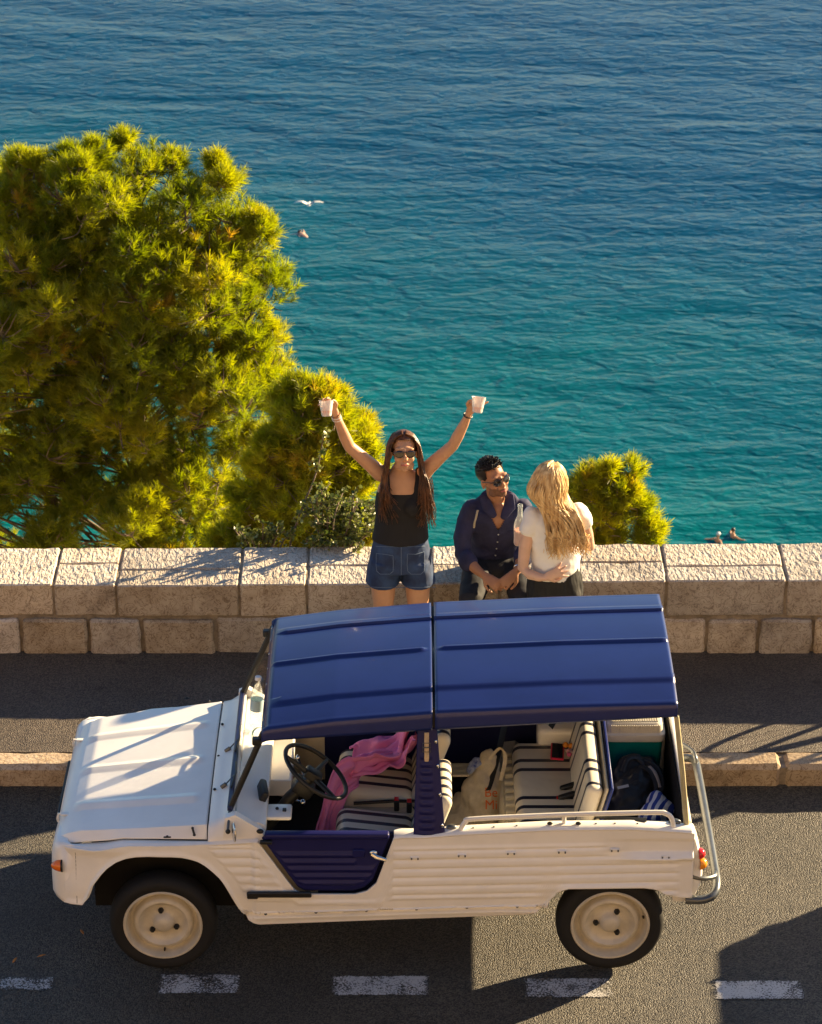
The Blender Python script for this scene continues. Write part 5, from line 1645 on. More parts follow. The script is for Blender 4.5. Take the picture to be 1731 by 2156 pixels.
# collar, open placket with skin, buttons, pocket
bmx = bmesh.new(); bmx.from_mesh(shm.data)
of_ = org(Mn); kill = []
for f_ in bmx.faces:
    c_ = f_.calc_center_median() + of_
    if c_.y < 3.20 and 1.045 < c_.z < 1.26 and abs(c_.x - .546) < (c_.z - 1.035) * .50: kill.append(f_)
bmesh.ops.delete(bmx, geom=kill, context='FACES'); bmx.to_mesh(shm.data); bmx.free()
bpy.context.view_layer.update()
mb = MB(); mb.limb([((.455, 3.20, 1.235), .012, .03), ((.475, 3.15, 1.195), .013, .036), ((.515, 3.115, 1.15), .010, .022)], 10, side=(.3, -.9, 0)); mb.build('collar', M_SHIRT, Mn)
mb = MB(); mb.limb([((.615, 3.215, 1.235), .012, .03), ((.612, 3.15, 1.19), .013, .040), ((.575, 3.11, 1.14), .010, .022)], 10, side=(-.3, -.9, 0)); mb.build('collar', M_SHIRT, Mn)
off = org(Mn)
def on_surface(target, par, p, d):
    q = Vector(p) - org(par); D = Vector(d).normalized()
    hit, loc, no, _ = target.ray_cast(q - D * .4, D)
    return (loc if hit else q) + org(par), (no if hit else -D)
M_BTN = mat('pale_button', (.45, .45, .40), .4)
for x, z in ((.546, 1.02), (.542, .965), (.537, .915), (.532, .865), (.527, .82)):
    p, no = on_surface(shm, Mn, (x, 3.1, z), (0, .9, -.35))
    MB().ell(p + no * .002, (.0055, .004, .0055), u=8, v=6).build('button', M_BTN, shm)
drape(shm, [(.600, 3.1, 1.045), (.625, 3.1, 1.05), (.655, 3.1, 1.052), (.68, 3.1, 1.05)], .002, 'pocket_seam', mat('dark_seam', (.012, .012, .03), .9), shm)
drape(shm, [(.548, 3.1, 1.05), (.544, 3.1, 1.0), (.54, 3.1, .95), (.535, 3.1, .90), (.53, 3.1, .85), (.525, 3.1, .80)], .002, 'placket', bpy.data.materials['dark_seam'], shm)
drape(shm, [(.418, 3.1, 1.19), (.412, 3.1, 1.165), (.405, 3.1, 1.13), (.398, 3.1, 1.10), (.392, 3.1, 1.07)], .0075, 'bag_strap', M_CANVAS, Mn)
# trousers and shoes
M_TROU = mat('charcoal_trousers', (.016, .016, .020), .8, var=.25, scale=8, bump=.3, bscale=80, bdist=.002)
mb = MB()
mb.limb([((.54, 3.42, .705), .17, .09), ((.54, 3.36, .715), .18, .10), ((.54, 3.25, .715), .175, .09)], 20, side=(1, 0, 0))
for s, kx in ((-1, .375), (1, .70)):
    mb.limb([((.54 + s * .10, 3.34, .705), .10, .088), ((.54 + s * .13, 3.12, .70), .095, .085), ((kx, 2.90, .665), .078, .074), ((kx, 2.845, .60), .068, .07), ((kx, 2.865, .48), .066, .068), ((kx + s * .005, 2.90, .32), .056, .062), ((kx + s * .008, 2.915, .20), .050, .056)], 18)
remesh(mb, 'trousers', .0075, M_TROU, Mn, 3, .008, 9)
for s, kx in ((-1, .365), (1, .71)):
    mb = MB(); mb.limb([((kx, 2.94, .165), .040, .042), ((kx, 2.86, .165), .042, .040), ((kx + s * .01, 2.77, .152), .044, .030), ((kx + s * .01, 2.72, .146), .034, .022)], 14)
    remesh(mb, 'shoe', .008, M_BLACK, Mn, 3)
# short black hair, stubble
H_BK = m_hair('black_hair', (.006, .005, .005), (.018, .014, .012), 90)
capm = MB(); capm.ell((0, .030, .050), (.084, .098, .088), u=26, v=16)
capm.f = [f for f in capm.f if not all(capm.v[i][1] < -.018 and capm.v[i][2] < .084 for i in f) and not all(capm.v[i][2] < -.03 for i in f)]
capm.mi = [0] * len(capm.f)
capm.v = [tuple(HM @ Vector(p)) for p in capm.v]
hb = capm.build('hair', H_BK, Mn, angle=180)
rnd = random.Random(8); paths = []
for i in range(420):
    th = rnd.uniform(0, 2 * PI); ph = rnd.uniform(0, 1.25)
    d = Vector((math.sin(ph) * math.cos(th), math.sin(ph) * math.sin(th), math.cos(ph)))
    p = Vector((0, .026, .052)) + Vector((d.x * .080, d.y * .096, d.z * .085))
    if p.y < -.05 and p.z < .075: continue
    q = p + d * rnd.uniform(.002, .008) + Vector((rnd.uniform(-.012, .012), -.014 + rnd.uniform(-.01, .01), .004))
    paths.append(([HM @ p, HM @ ((p + q) / 2 + d * .002), HM @ q], rnd.uniform(.003, .0055)))
strands('hair_tufts', paths, H_BK, hb, seed=5, n=5)
band((.668, 2.958, .858), (-.1, -.9, -.1), .030, .005, 'watch', M_CHROME, Mn)

# ---------------------------------------------------------------- blonde woman with her back to the road
B = thing('person', (.88, 2.76, GZ), 'blonde woman in white tee and black trousers standing with her back to the road', 'person')
HB = Matrix.Translation((.845, 2.775, 1.553)) @ Euler((R(6), R(-4), R(150))).to_matrix().to_4x4()
mb = MB()
head(mb, HB)
mb.limb([((.85, 2.77, 1.52), .046, .046), ((.862, 2.765, 1.46), .044, .044), ((.872, 2.76, 1.41), .052, .05)], side=(1, 0, 0))
mb.limb([((.885, 2.76, .84), .15, .11), ((.885, 2.76, .90), .158, .118), ((.885, 2.76, 1.0), .132, .10), ((.882, 2.76, 1.10), .135, .10), ((.88, 2.76, 1.22), .15, .105), ((.878, 2.76, 1.33), .15, .09), ((.875, 2.76, 1.39), .10, .065)], 22, side=(1, .25, 0))
BL = [((.745, 2.74, 1.345), .050, .050), ((.72, 2.72, 1.27), .044, .045), ((.695, 2.70, 1.15), .039, .040), ((.682, 2.67, 1.02), .034, .034), ((.725, 2.635, .995), .034, .033), ((.785, 2.615, .985), .027, .026), ((.815, 2.612, .985), .022, .019)]
BR = [((1.018, 2.79, 1.345), .050, .050), ((1.05, 2.80, 1.27), .044, .045), ((1.08, 2.83, 1.16), .039, .040), ((1.10, 2.86, 1.07), .034, .034), ((1.05, 2.95, 1.06), .033, .033), ((.95, 3.03, 1.10), .026, .026), ((.90, 3.05, 1.12), .022, .019)]
mb.limb(BL, 16, side=(0, 1, 0)); mb.limb(BR, 16, side=(0, 0, 1))
hand(mb, (.812, 2.612, .985), (.85, .02, .35), (.2, .95, -.1), .18, -1, .95, .22)
hand(mb, (.90, 3.05, 1.12), (-.95, .1, .15), (-.1, -.2, .9), .5, 1, .92)
remesh(mb, 'body', VX, SK_B, B, 5)
M_TEE = mat('white_cotton', (.80, .76, .70), .85, var=.06, bump=.3, bscale=60, bdist=.002)
mb = MB()
rings = []
for c, a, b in [((.885, 2.755, .955), .148, .120), ((.885, 2.758, 1.02), .150, .118), ((.883, 2.76, 1.12), .152, .118), ((.88, 2.76, 1.24), .162, .118), ((.878, 2.76, 1.33), .160, .102), ((.876, 2.76, 1.385), .115, .078), ((.874, 2.76, 1.41), .07, .06)]:
    rings.append([(c[0] + a * math.cos(t) - .18 * b * math.sin(t), c[1] + b * math.sin(t) + .22 * a * math.cos(t), c[2] + .02 * math.sin(t)) for t in [2 * PI * i / 28 for i in range(28)]])
mb.loft(rings)
for arm in (BL, BR):
    a0, a1, a2 = [Vector(arm[i][0]) for i in (0, 1, 2)]
    mb.limb([(a0, .064, .064), (a0.lerp(a1, .6), .060, .061), (a1, .062, .062)], 16, side=(0, 1, 0))
remesh(mb, 'tee_shirt', .0068, M_TEE, B, 3, .009, 10, None, (1, 1, 1.3))
M_TRB = mat('black_crepe', (.012, .011, .010), .8, bump=.5, bscale=50, bdist=.003)
mb = MB()
rings = []
for z, a, b in ((1.0, .142, .112), (.96, .150, .120), (.90, .165, .130), (.83, .172, .135), (.78, .172, .130)):
    rings.append([(.885 + a * math.cos(t) * (1 + (.035 if z < .98 else .01) * math.sin(t * 17)), 2.76 + b * math.sin(t) * (1 + .02 * math.sin(t * 13)), z) for t in [2 * PI * i / 60 for i in range(60)]])
mb.loft(rings)
for s in (-1, 1):
    mb.limb([((.885 + s * .085, 2.76, .82), .088, .125), ((.885 + s * .09, 2.76, .62), .080, .100), ((.885 + s * .092, 2.765, .42), .080, .09), ((.885 + s * .095, 2.77, .20), .085, .09)], 18)
remesh(mb, 'trousers', .0072, M_TRB, B, 2, .005, 16, None, (2.2, 2.2, .5))
for s in (-1, 1):
    mb = MB(); mb.limb([((.885 + s * .095, 2.72, .155), .036, .034), ((.885 + s * .10, 2.80, .152), .038, .032), ((.885 + s * .10, 2.90, .14), .036, .020)], 14)
    remesh(mb, 'shoe', .008, M_BLACK, B, 3)
H_BL = m_hair('blonde_hair', (.44, .24, .08), (.88, .62, .29), 45)
capm = MB(); capm.ell((0, .020, .040), (.090, .108, .095), u=22, v=14)
capm.f = [f for f in capm.f if not all(capm.v[i][1] < -.045 and capm.v[i][2] < .08 for i in f)]
capm.mi = [0] * len(capm.f)
capm.v = [tuple(HB @ Vector(p)) for p in capm.v]
hb = capm.build('hair', H_BL, B, angle=180)
rnd = random.Random(21); paths = []
for i in range(520):
    a = rnd.uniform(-2.3, 2.3)                      # angle round the head, 0 = back of the head
    d = Vector((math.sin(a), math.cos(a), 0))       # local (+y is back)
    top = Vector((.012 * math.copysign(1, d.x), .01 + .05 * d.y * rnd.random(), .132))
    k0 = Vector((d.x * .062, .022 + d.y * .078, .105))
    k1 = Vector((d.x * .096, .022 + d.y * .114, .02))
    k2 = Vector((d.x * .104, .022 + d.y * .118, -.07))
    dw = HB.to_3x3() @ d
    w2 = HB @ k2
    u = a / 2.3
    # hair falls down the back (towards the camera) and a little to her right
    bx = .905 + (w2.x - .845) * .86 + .025
    ez = rnd.uniform(1.13, 1.29) - .02 * (1 - abs(u)) if dw.y < .3 else rnd.uniform(1.22, 1.34)
    by = min(w2.y + .01, 2.68) if dw.y < .35 else w2.y
    m1 = Vector((bx - .015, by - .012, 1.40))
    m2 = Vector((bx + .02, (2.625 if dw.y < .35 else by), 1.29))
    e = Vector((bx + .035 + rnd.uniform(-.03, .03), (2.62 if dw.y < .35 else by) + rnd.uniform(-.01, .02), ez))
    paths.append(([HB @ top, HB @ k0, HB @ k1, w2, m1, m2, e], rnd.uniform(.0035, .0075)))
strands('hair_strands', paths, H_BL, hb, seed=9, wob=.032, wf=15)
# bottle in her hand
gb = thing('glass_bottle', (.735, 3.02, 1.055), 'clear glass bottle half full of rosé held between the seated man and the blonde woman', 'bottle')
M_CLR = mat('bottle_glass', (.80, .86, .84), .12, trans=.35, ior=1.25, alpha=.55)
for nm, pr, m in (('glass', [(0, 0), (.034, 0), (.037, .008), (.037, .13), (.030, .165), (.015, .20), (.0135, .255), (.016, .258), (.016, .272), (.0125, .272)], M_CLR), ('wine', [(0, .004), (.034, .005), (.034, .10), (0, .10)], M_ROSE)):
    o = MB().lathe(pr, 22).build(nm, m); o.parent = gb
gb.location = (.668, 2.88, 1.075)
# ================================================================ TREES AND SHRUBS
def m_needle():
    m, n, l, b = new_mat('pine_needles')
    out = n['Material Output']
    at = nd(n, 'ShaderNodeAttribute', attribute_name='tint')
    rp = nd(n, 'ShaderNodeValToRGB'); e = rp.color_ramp.elements
    e[0].position = 0; e[0].color = (.055, .085, .008, 1); e[1].position = 1; e[1].color = (.27, .17, .03, 1)
    q = e.new(.35); q.color = (.145, .175, .008, 1)
    q = e.new(.80); q.color = (.26, .255, .010, 1)
    q = e.new(.90); q.color = (.26, .22, .015, 1)
    l.new(at.outputs['Fac'], rp.inputs[0])
    df = nd(n, 'ShaderNodeBsdfDiffuse'); tr = nd(n, 'ShaderNodeBsdfTranslucent'); gl = nd(n, 'ShaderNodeBsdfGlossy'); gl.inputs['Roughness'].default_value = .5
    l.new(rp.outputs[0], df.inputs[0])
    hs = nd(n, 'ShaderNodeHueSaturation'); hs.inputs['Value'].default_value = 1.9; hs.inputs['Saturation'].default_value = 1.1
    l.new(rp.outputs[0], hs.inputs['Color']); l.new(hs.outputs[0], tr.inputs[0])
    mx = nd(n, 'ShaderNodeMixShader'); mx.inputs[0].default_value = .66
    l.new(df.outputs[0], mx.inputs[1]); l.new(tr.outputs[0], mx.inputs[2])
    m2 = nd(n, 'ShaderNodeMixShader'); m2.inputs[0].default_value = .03
    l.new(mx.outputs[0], m2.inputs[1]); l.new(gl.outputs[0], m2.inputs[2])
    l.new(m2.outputs[0], out.inputs[0])
    return m
M_NEEDLE = m_needle()
M_BARK = mat('pine_bark', (.22, .17, .125), .9, col2=(.10, .07, .05), scale=18, bump=.8, bscale=40, bdist=.01)

def in_poly(x, z, P):
    c = False
    j = len(P) - 1
    for i in range(len(P)):
        if (P[i][1] > z) != (P[j][1] > z) and x < (P[j][0] - P[i][0]) * (z - P[i][1]) / (P[j][1] - P[i][1]) + P[i][0]:
            c = not c
        j = i
    return c
def edge_dist(x, z, P):
    d = 9
    for a, b in zip(P, P[1:] + P[:1]):
        ax, az, bx, bz = a[0], a[1], b[0], b[1]
        t = max(0, min(1, ((x - ax) * (bx - ax) + (z - az) * (bz - az)) / ((bx - ax) ** 2 + (bz - az) ** 2 + 1e-9)))
        d = min(d, math.hypot(x - ax - t * (bx - ax), z - az - t * (bz - az)))
    return d

def pine(name, loc, outline, y0, depth, base, label, seed, n_lobe, tufts_per, r_lobe, needle, wn, gaps=None, group=None, hi=.55, brown=.06, nn=44, sep=.78, thin=None):
    """outline: crown profile (x, z); lobes of foliage fill it and its depth, every lobe hangs on a limb"""
    rnd = random.Random(seed)
    T = thing(name, loc, label, 'tree', group)
    xs = [p[0] for p in outline]; zs = [p[1] for p in outline]
    cx = sum(xs) / len(xs); z0, z1 = min(zs), max(zs)
    lobes = []
    tries = 0
    while len(lobes) < n_lobe and tries < 20000:
        tries += 1
        x, z = rnd.uniform(min(xs), max(xs)), rnd.uniform(z0, z1)
        if not in_poly(x, z, outline): continue
        e = edge_dist(x, z, outline)
        r = r_lobe * rnd.uniform(.65, 1.25)
        if e < r * .55 and e < .16: continue
        if gaps and any((x - gx) ** 2 / gw ** 2 + (z - gz) ** 2 / gh ** 2 < 1 for gx, gz, gw, gh in gaps): continue
        d = depth * min(1, (e / .9) ** .5)
        y = y0 + (rnd.uniform(-1, 1) ** 3 * .35 + rnd.uniform(-1, .55)) * d * .8
        if any((x - q[0]) ** 2 + (y - q[1]) ** 2 * .6 + (z - q[2]) ** 2 < (r * sep) ** 2 for q in lobes): continue
        if thin and rnd.random() < thin(x, z): continue
        lobes.append((x, y, z, r))
    # lobes that carry the silhouette
    for a, b in zip(outline, outline[1:]):
        L_ = math.hypot(b[0] - a[0], b[1] - a[1])
        for q in range(max(1, int(L_ / .34))):
            t_ = (q + rnd.uniform(.2, .8)) / max(1, int(L_ / .34))
            x, z = a[0] + (b[0] - a[0]) * t_, a[1] + (b[1] - a[1]) * t_
            r = r_lobe * rnd.uniform(.32, .8)
            nx_, nz_ = (b[1] - a[1]) / (L_ + 1e-9), -(b[0] - a[0]) / (L_ + 1e-9)
            for sg in (1, -1):
                if in_poly(x + sg * nx_ * r, z + sg * nz_ * r, outline):
                    lobes.append((x + sg * nx_ * r * .8, y0 + rnd.uniform(-.3, .3) * depth, z + sg * nz_ * r * rnd.uniform(.1, 1.3), r)); break
    # trunk
    bx, by, bz = base
    top = Vector((cx + .1, y0 + depth * .35, z0 + (z1 - z0) * .72))
    tp = spline([Vector(base), Vector(base).lerp(top, .3) + Vector((.12, .05, 0)), Vector(base).lerp(top, .62) + Vector((-.14, 0, 0)), top], 8)
    mb = MB()
    m_ = len(tp)
    r0 = .040 * (top.z - bz) ** .55
    mb.tube(tp, [r0 * (1 - .85 * i / (m_ - 1)) + .012 for i in range(m_)], 9)
    for lx, ly, lz, lr in lobes:
        c = Vector((lx, ly, lz))
        # attach lower on the trunk
        tz = lz - rnd.uniform(.25, .9) * (0.4 + abs(lx - cx))
        i = min(range(m_), key=lambda k_: abs(tp[k_].z - tz))
        a = tp[i]
        midp = a.lerp(c, .5) + Vector((rnd.uniform(-.12, .12), rnd.uniform(-.12, .12), rnd.uniform(-.05, .16)))
        P = spline([a, midp, c + Vector((0, 0, -lr * .3)), c + Vector((rnd.uniform(-.1, .1), rnd.uniform(-.1, .1), lr * .45))], 4)
        L = (c - a).length
        ra = .006 + .0038 * L
        mb.tube(P, [ra * (1 - .75 * k_ / (len(P) - 1)) for k_ in range(len(P))], 5)
        if rnd.random() < .38:
            d = Vector((rnd.uniform(-.8, .8), -1, rnd.uniform(-.2, .9))).normalized()
            s_ = c + Vector((0, 0, -lr * .3))
            e_ = s_ + d * lr * rnd.uniform(1.0, 1.35)
            mb.tube(spline([s_, s_.lerp(e_, .5) + Vector((rnd.uniform(-.05, .05), 0, rnd.uniform(-.05, .03))), e_], 3), [.010, .009, .008, .007, .006, .005, .003], 4)
        for _ in range(5):
            d = Vector((rnd.uniform(-1, 1), rnd.uniform(-1, 1), rnd.uniform(-.3, 1))).normalized()
            s_ = c + Vector((0, 0, -lr * .25))
            mb.tube([s_, s_ + d * lr * .5 + Vector((0, 0, -.02)), s_ + d * lr * .95], [.009, .006, .003], 4)
    mb.build('trunk', M_BARK, T, angle=180)
    # needles: a few tuft shapes, turned and scaled to every shoot
    ntpl = []
    for q in range(14):
        tv = []
        for k_ in range(nn):
            al = rnd.uniform(-.5, .45)
            th = rnd.uniform(0, 2 * PI); sp_ = rnd.uniform(.25, .9)
            nd_ = Vector((math.cos(th) * sp_, math.sin(th) * sp_, 1 - .5 * sp_)).normalized()
            q0 = Vector((0, 0, al)); q1 = q0 + nd_ * rnd.uniform(.65, 1.05)
            sd_ = nd_.cross(Vector((rnd.uniform(-1, 1), rnd.uniform(-1, 1), rnd.uniform(-1, 1)))).normalized() * (wn / needle)
            tv += [q0 - sd_, q0 + sd_, q1 + sd_ * .4, q1 - sd_ * .4]
        ntpl.append(np.array([tuple(p) for p in tv]))
    VA, TI = [], []
    for lx, ly, lz, lr in lobes:
        lt = rnd.uniform(-.30, .20)
        dry = rnd.random() < brown
        for _ in range(tufts_per):
            d = Vector((rnd.gauss(0, 1), rnd.gauss(0, 1), rnd.gauss(.35, 1))).normalized()
            rr = lr * rnd.uniform(.45, 1.05)
            p = Vector((lx + d.x * rr, ly + d.y * rr, lz + d.z * rr * .85))
            if not in_poly(p.x, p.z, outline) and edge_dist(p.x, p.z, outline) > .10: continue
            ax = (d + Vector((0, 0, .9)) + Vector((rnd.uniform(-.4, .4), rnd.uniform(-.4, .4), 0))).normalized()
            u = ax.orthogonal().normalized(); v = ax.cross(u)
            t = hi + lt + rnd.uniform(-.16, .16)
            if dry and rnd.random() < .5: t = rnd.uniform(.86, 1.0)
            t = max(0, min(1, t))
            nl = needle * rnd.uniform(.75, 1.15)
            Mt = np.array([tuple(u * nl), tuple(v * nl), tuple(ax * nl)])
            VA.append(ntpl[rnd.randint(0, 13)] @ Mt + np.array(tuple(p - org(T))))
            TI.append(t)
    VA = np.concatenate(VA)
    nv_ = len(VA); nf_ = nv_ // 4
    me = bpy.data.meshes.new('crown')
    me.vertices.add(nv_); me.vertices.foreach_set('co', VA.astype(np.float32).ravel())
    me.loops.add(nv_); me.loops.foreach_set('vertex_index', np.arange(nv_, dtype=np.int32))
    me.polygons.add(nf_); me.polygons.foreach_set('loop_start', np.arange(0, nv_, 4, dtype=np.int32))
    me.update(calc_edges=True)
    TI = np.repeat(np.array(TI, dtype=np.float32), nn * 4)
    at = me.attributes.new('tint', 'FLOAT', 'POINT'); at.data.foreach_set('value', TI)
    obj('crown', me, M_NEEDLE, T)
    return T
BIG = [(-4.6, -0.3), (-4.225, 0.006), (-3.688, 0.347), (-3.468, 0.459), (-3.217, 0.30), (-3.184, 0.50), (-2.712, 0.60), (-2.356, 0.53), (-1.984, 0.27), (-1.62, 0.31), (-1.564, 0.03), (-1.268, -0.049), (-1.234, -0.455), (-1.132, -0.947), (-1.178, -1.495), (-1.156, -1.932), (-1.361, -2.178), (-1.483, -2.575), (-1.647, -2.826), (-1.66, -3.284), (-1.7, -4.1), (-4.9, -4.3), (-5.2, -2.0)]
pine('pine_tree', (-2.95, 11.6, -8.6), BIG, 11.5, 1.25, (-2.95, 11.6, -8.6), 'large bushy yellow-green pine rising high above the parapet wall', 4, 350, 50, .26, .10, .0026,
     gaps=[(-2.95, -3.25, .22, .30), (-3.75, -3.45, .5, .16), (-1.75, -3.5, .12, .3), (-3.6, -2.8, .3, .12), (-1.95, -.55, .12, .16), (-3.35, -.2, .14, .12)], thin=lambda x, z: .32 if (x < -2.6 and z < -1.8) else .08)
MID = [(-1.75, -2.2), (-1.62, -1.5), (-1.42, -1.1), (-1.285, -0.805), (-1.106, -0.508), (-1.043, -0.236), (-0.853, -0.173), (-0.588, -0.198), (-0.496, -0.466), (-0.288, -0.656), (-0.27, -0.848), (-0.311, -1.279), (-0.275, -2.2)]
pine('pine_tree', (-.85, 8.0, -5.6), MID, 8.0, .55, (-.85, 8.0, -5.6), 'young pine just behind the parapet, beside the raised left cup', 9, 105, 36, .17, .10, .0025, hi=.62)
RGT = [(1.22, -2.2), (1.20, -1.5), (1.28, -1.15), (1.36, -1.14), (1.44, -1.0), (1.50, -1.03), (1.56, -0.92), (1.66, -1.02), (1.78, -0.96), (1.82, -1.16), (1.93, -1.22), (1.96, -1.40), (2.05, -1.5), (2.02, -1.7), (2.08, -2.2)]
pine('pine_tree', (1.68, 8.0, -5.6), RGT, 8.0, .42, (1.68, 8.0, -5.6), 'small rounded pine top behind the wall beyond the blonde woman', 14, 34, 28, .13, .095, .0024, hi=.66, gaps=[(1.62, -1.45, .08, .12), (1.85, -1.75, .1, .1)])

# broad-leaved shrub leaning over the wall
def m_leaf():
    m, n, l, b = new_mat('glossy_leaf')
    at = nd(n, 'ShaderNodeAttribute', attribute_name='tint')
    rp = nd(n, 'ShaderNodeValToRGB'); e = rp.color_ramp.elements
    e[0].color = (.045, .075, .012, 1); e[1].color = (.26, .28, .06, 1)
    l.new(at.outputs['Fac'], rp.inputs[0]); l.new(rp.outputs[0], b.inputs['Base Color'])
    b.inputs['Roughness'].default_value = .35
    b.inputs['Transmission Weight'].default_value = .0
    tr = nd(n, 'ShaderNodeBsdfTranslucent'); l.new(rp.outputs[0], tr.inputs[0])
    mx = nd(n, 'ShaderNodeMixShader'); mx.inputs[0].default_value = .35
    l.new(b.outputs[0], mx.inputs[1]); l.new(tr.outputs[0], mx.inputs[2]); l.new(mx.outputs[0], n['Material Output'].inputs[0])
    return m
def shrub(loc, stems, seed, label):
    rnd = random.Random(seed)
    T = thing('leafy_shrub', loc, label, 'shrub')
    mb = MB(); V, F, TI = [], [], []
    for pts, nl, spread in stems:
        P = spline(pts, 8)
        mb.tube(P, [.008 * (1 - .7 * i / (len(P) - 1)) + .0015 for i in range(len(P))], 5)
        tw = []
        for _ in range(max(2, nl // 12)):
            i = rnd.randint(2, len(P) - 1)
            d = Vector((rnd.uniform(-1, 1), rnd.uniform(-.8, .5), rnd.uniform(-.3, 1))).normalized()
            e_ = P[i] + d * spread * rnd.uniform(.5, 1.2)
            mb.tube([P[i], P[i].lerp(e_, .5) + Vector((0, 0, .01)), e_], [.003, .0025, .0015], 4)
            tw.append((P[i], e_))
        for _ in range(nl):
            if rnd.random() < .75 and tw:
                a, b_ = rnd.choice(tw); p = a.lerp(b_, rnd.uniform(.15, 1.05))
            else:
                p = P[rnd.randint(1, len(P) - 1)].copy()
            ax = Vector((rnd.uniform(-1, 1), rnd.uniform(-1, 1), rnd.uniform(-.4, 1))).normalized()
            sd_ = ax.cross(Vector((rnd.uniform(-1, 1), rnd.uniform(-1, 1), rnd.uniform(-1, 1)))).normalized()
            no = ax.cross(sd_)
            L = rnd.uniform(.020, .036); w_ = L * .40
            k0 = len(V)
            V += [p, p + ax * L * .35 + sd_ * w_ + no * .002, p + ax * L * .75 + sd_ * w_ * .8, p + ax * L, p + ax * L * .75 - sd_ * w_ * .8, p + ax * L * .35 - sd_ * w_ + no * .002]
            F.append((k0, k0 + 1, k0 + 2, k0 + 3, k0 + 4, k0 + 5)); TI += [rnd.random()] * 6
    mb.build('stems', M_BARK, T, angle=180)
    me = bpy.data.meshes.new('foliage'); o_ = org(T)
    me.from_pydata([tuple(Vector(p) - o_) for p in V], [], F)
    me.attributes.new('tint', 'FLOAT', 'POINT').data.foreach_set('value', TI)
    obj('foliage', me, bpy.data.materials.get('glossy_leaf') or m_leaf(), T)
    return T
g = Vector((-.55, 3.95, -.35))
st = [([(-.80, 3.90, -.3), (-.80, 3.86, .45), (-.735, 3.92, .72), (-.62, 4.0, 1.0), (-.56, 4.05, 1.30)], 170, .07)]
rnd = random.Random(77)
for i in range(20):
    x = rnd.uniform(-.62, -.22)
    st.append(([(-.55, 3.92, -.3), (-.5 + .3 * (x + .45), 3.86, .40), (x, 3.86 + rnd.uniform(-.1, .2), rnd.uniform(.62, .80)), (x + rnd.uniform(-.08, .08), 3.85 + rnd.uniform(-.2, .2), rnd.uniform(.68, .95))], 190, .10))
for i in range(9):
    x = rnd.uniform(-.75, -.30)
    st.append(([(-.55, 3.92, -.3), (x, 3.82, .52), (x + .03, 3.72, .66), (x + .05, 3.60 + rnd.uniform(-.05, .05), .655)], 80, .06))
shrub(tuple(g), st, 6, 'dark glossy-leaved shrub spilling over the wall beside the woman in denim shorts')
st = []
for i in range(13):
    x = rnd.uniform(-1.16, -.78)
    st.append(([(-.98, 3.92, -.3), (-.98 + .5 * (x + .98), 3.84, .45), (x, 3.80 + rnd.uniform(-.1, .1), rnd.uniform(.60, .72))], 90, .07))
shrub((-.98, 3.92, -.35), st, 16, 'low straggly shrub creeping along the back edge of the wall')

# ================================================================ FAR OFF: GULL AND SWIMMERS
M_GULL = mat('gull_white', (.80, .78, .74), .8)
M_GULLG = mat('gull_grey', (.42, .43, .45), .8)
gx, gy, gz = -5.66, 135.0, -47.98
gt = thing('seagull', (gx, gy, gz), 'white seagull gliding low over the blue water', 'bird')
mb = MB(); mb.limb([((gx + .05, gy + .30, gz + .02), .03, .02), ((gx + .02, gy + .12, gz), .07, .06), ((gx, gy - .05, gz), .10, .09), ((gx - .01, gy - .22, gz + .01), .07, .065), ((gx - .02, gy - .30, gz + .03), .045, .045)], 12); mb.build('body', M_GULL, gt)
for s in (-1, 1):
    mb = MB(); mb.limb([((gx + s * .05, gy - .02, gz + .02), .13, .022), ((gx + s * .34, gy - .10, gz + .20), .12, .018), ((gx + s * .62, gy + .0, gz + .16), .08, .012), ((gx + s * .80, gy + .12, gz + .06), .03, .008)], 10, side=(0, 1, 0)); mb.build('wing', M_GULLG if s > 0 else M_GULL, gt)
def swimmer(x, y, yaw, label, skin, suit, cap, pose):
    t = thing('person', (x, y, SEA), label, 'person', 'swimmers in the sea')
    M = Matrix.Translation((x, y, SEA - .04)) @ Matrix.Rotation(yaw, 4, 'Z') @ Matrix.Scale(.9, 4)
    mb = MB()
    if pose == 'crawl':
        mb.limb([((0, -.75, -.08), .10, .07), ((0, -.35, .02), .15, .09), ((0, .05, .06), .19, .11), ((0, .22, .06), .12, .09)], 14)
        mb.ell((0, .40, .09), (.10, .12, .11))
        mb.limb([((.18, .12, .08), .06, .06), ((.30, .40, .16), .05, .05), ((.22, .72, .06), .04, .04)], 10)
        mb.limb([((-.18, .10, .05), .06, .06), ((-.34, -.1, .02), .05, .05), ((-.32, -.4, -.05), .04, .04)], 10)
        hc = (0, .40, .14)
    else:
        mb.limb([((0, 0, -.5), .13, .10), ((0, 0, -.1), .15, .11), ((0, 0, .12), .19, .12), ((0, 0, .22), .10, .09)], 14)
        mb.limb([((0, 0, .2), .06, .06), ((0, 0, .33), .055, .055)], 10)
        mb.ell((0, .01, .44), (.085, .10, .125))
        for s in (-1, 1):
            mb.limb([((s * .19, 0, .15), .06, .06), ((s * .42, -.14, .06), .05, .05), ((s * .62, -.32, .04), .04, .035)], 10)
        hc = (0, .03, .48)
    mb.v = [tuple(M @ Vector(p)) for p in mb.v]
    remesh(mb, 'body', .03, skin, t, 3)
    mb = MB(); mb.ell(hc, (.105, .115, .105)); mb.v = [tuple(M @ Vector(p)) for p in mb.v]; mb.build('hair' if cap else 'swim_cap', suit, t)
    return t
M_DKH = mat('wet_hair', (.03, .014, .008), .3)
swimmer(-6.25, 140.5, R(35), 'lone swimmer doing the crawl in open water below the seagull', SK_B, M_DKH, True, 'crawl')
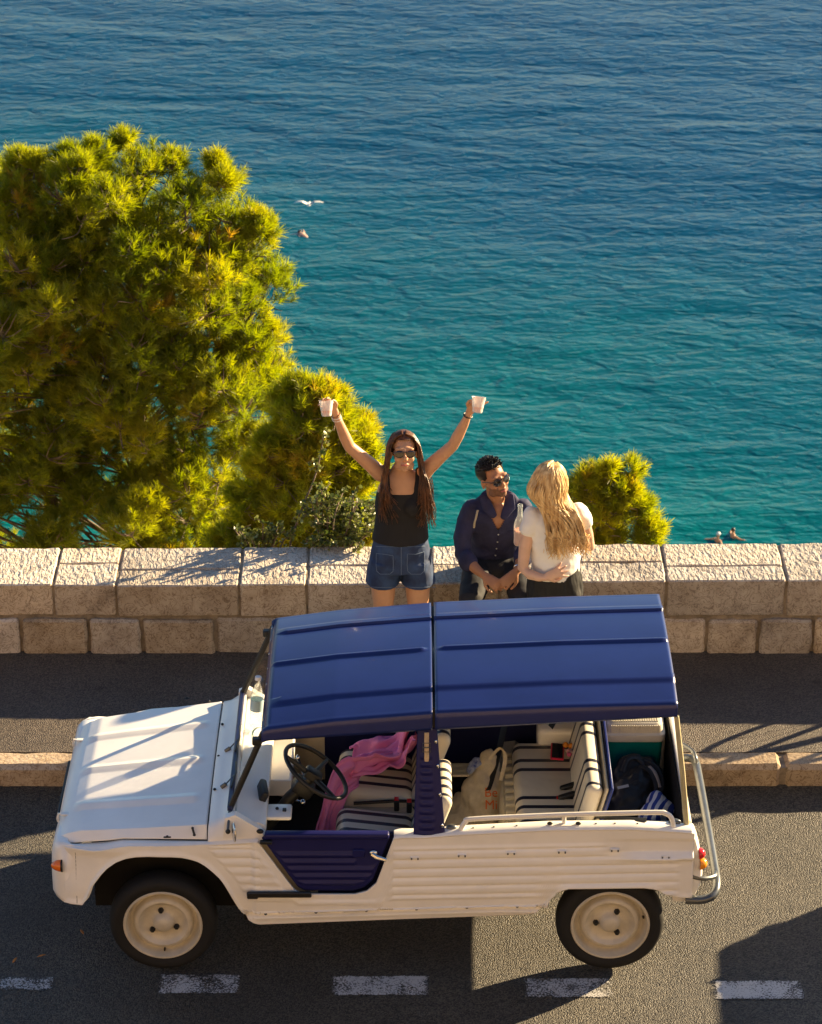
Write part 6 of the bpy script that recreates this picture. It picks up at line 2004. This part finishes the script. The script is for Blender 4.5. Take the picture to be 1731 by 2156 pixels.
swimmer(14.10, 102.75, R(-50), 'swimmer in a pale cap treading water just past the parapet edge', SK_W, mat('pale_cap', (.7, .75, .75), .5), False, 'tread')
swimmer(14.85, 103.2, R(120), 'dark-haired swimmer with arms out treading water beside the pale cap', SK_W, M_DKH, True, 'tread')

# ================================================================ BICYCLE LEANING ON THE PARAPET, JUST PAST THE FRAME (its shadow reaches the pavement)
BK = thing('bicycle', (4.1, 3.0, .12), 'black bicycle leaning against the low stone parapet wall', 'bicycle')
bx, by = 3.62, 2.98
for i, cx_ in enumerate((bx, bx + 1.02)):
    c = Vector((cx_, by, .12 + .335))
    ring = [c + Vector((.32 * math.cos(2 * PI * k_ / 36), .04 * math.sin(2 * PI * k_ / 36), .32 * math.sin(2 * PI * k_ / 36))) for k_ in range(36)]
    wq = MB().tube(ring, .018, 8, closed=True).build('wheel', M_RUBBER, BK)
    for k_ in range(10):
        MB().tube([c, ring[(k_ * 36) // 10]], .002, 4).build('spoke', M_STEEL, wq)
fr = [(bx, by, .455), (bx + .12, by + .02, .80), (bx + .15, by + .04, .93), (bx + .62, by + .06, .88), (bx + .55, by + .02, .43), (bx + 1.02, by, .455)]
mb = MB()
for a_, b_ in ((0, 1), (1, 2), (1, 4), (2, 3), (3, 4), (3, 5), (4, 5)):
    mb.tube([fr[a_], fr[b_]], .02, 8)
mb.build('frame', M_BLACK, BK)
mb = MB(); mb.tube([(bx + .15, by + .04, .93), (bx + .13, by + .05, 1.0)], .015, 8); mb.tube([(bx + .2, by - .24, 1.02), (bx + .10, by - .10, 1.02), (bx + .10, by + .18, 1.03), (bx + .2, by + .20, 1.03)], .014, 8); mb.build('handlebar', M_BLACK, BK)
mb = MB(); mb.limb([((bx + .52, by + .06, .99), .02, .02), ((bx + .62, by + .06, .995), .05, .025), ((bx + .76, by + .06, 1.0), .075, .03)], 12, side=(0, 1, 0)); mb.tube([(bx + .62, by + .06, .88), (bx + .64, by + .06, .98)], .014, 8); mb.build('saddle', M_BLACK, BK)

M_DRY = mat('dry_leaf', (.42, .17, .04), .8)
for x_, y_, a_ in ((-2.02, .10, .4), (-2.16, .06, 1.2), (-1.82, .32, 2.1)):
    mb = MB(); Mz = Matrix.Translation((x_, y_, .006)) @ Matrix.Rotation(a_, 4, 'Z')
    mb.limb([((-.022, 0, .0), .002, .002), ((-.008, 0, .004), .008, .002), ((.010, 0, .005), .007, .002), ((.024, 0, .002), .002, .0015)], 8, side=(0, 1, 0))
    mb.v = [tuple(Mz @ Vector(p)) for p in mb.v]
    lone(mb, 'dry_leaf', M_DRY, (x_, y_, .004), 'small curled orange leaf lying on the dark asphalt', 'leaf', 'dry leaves on the road')
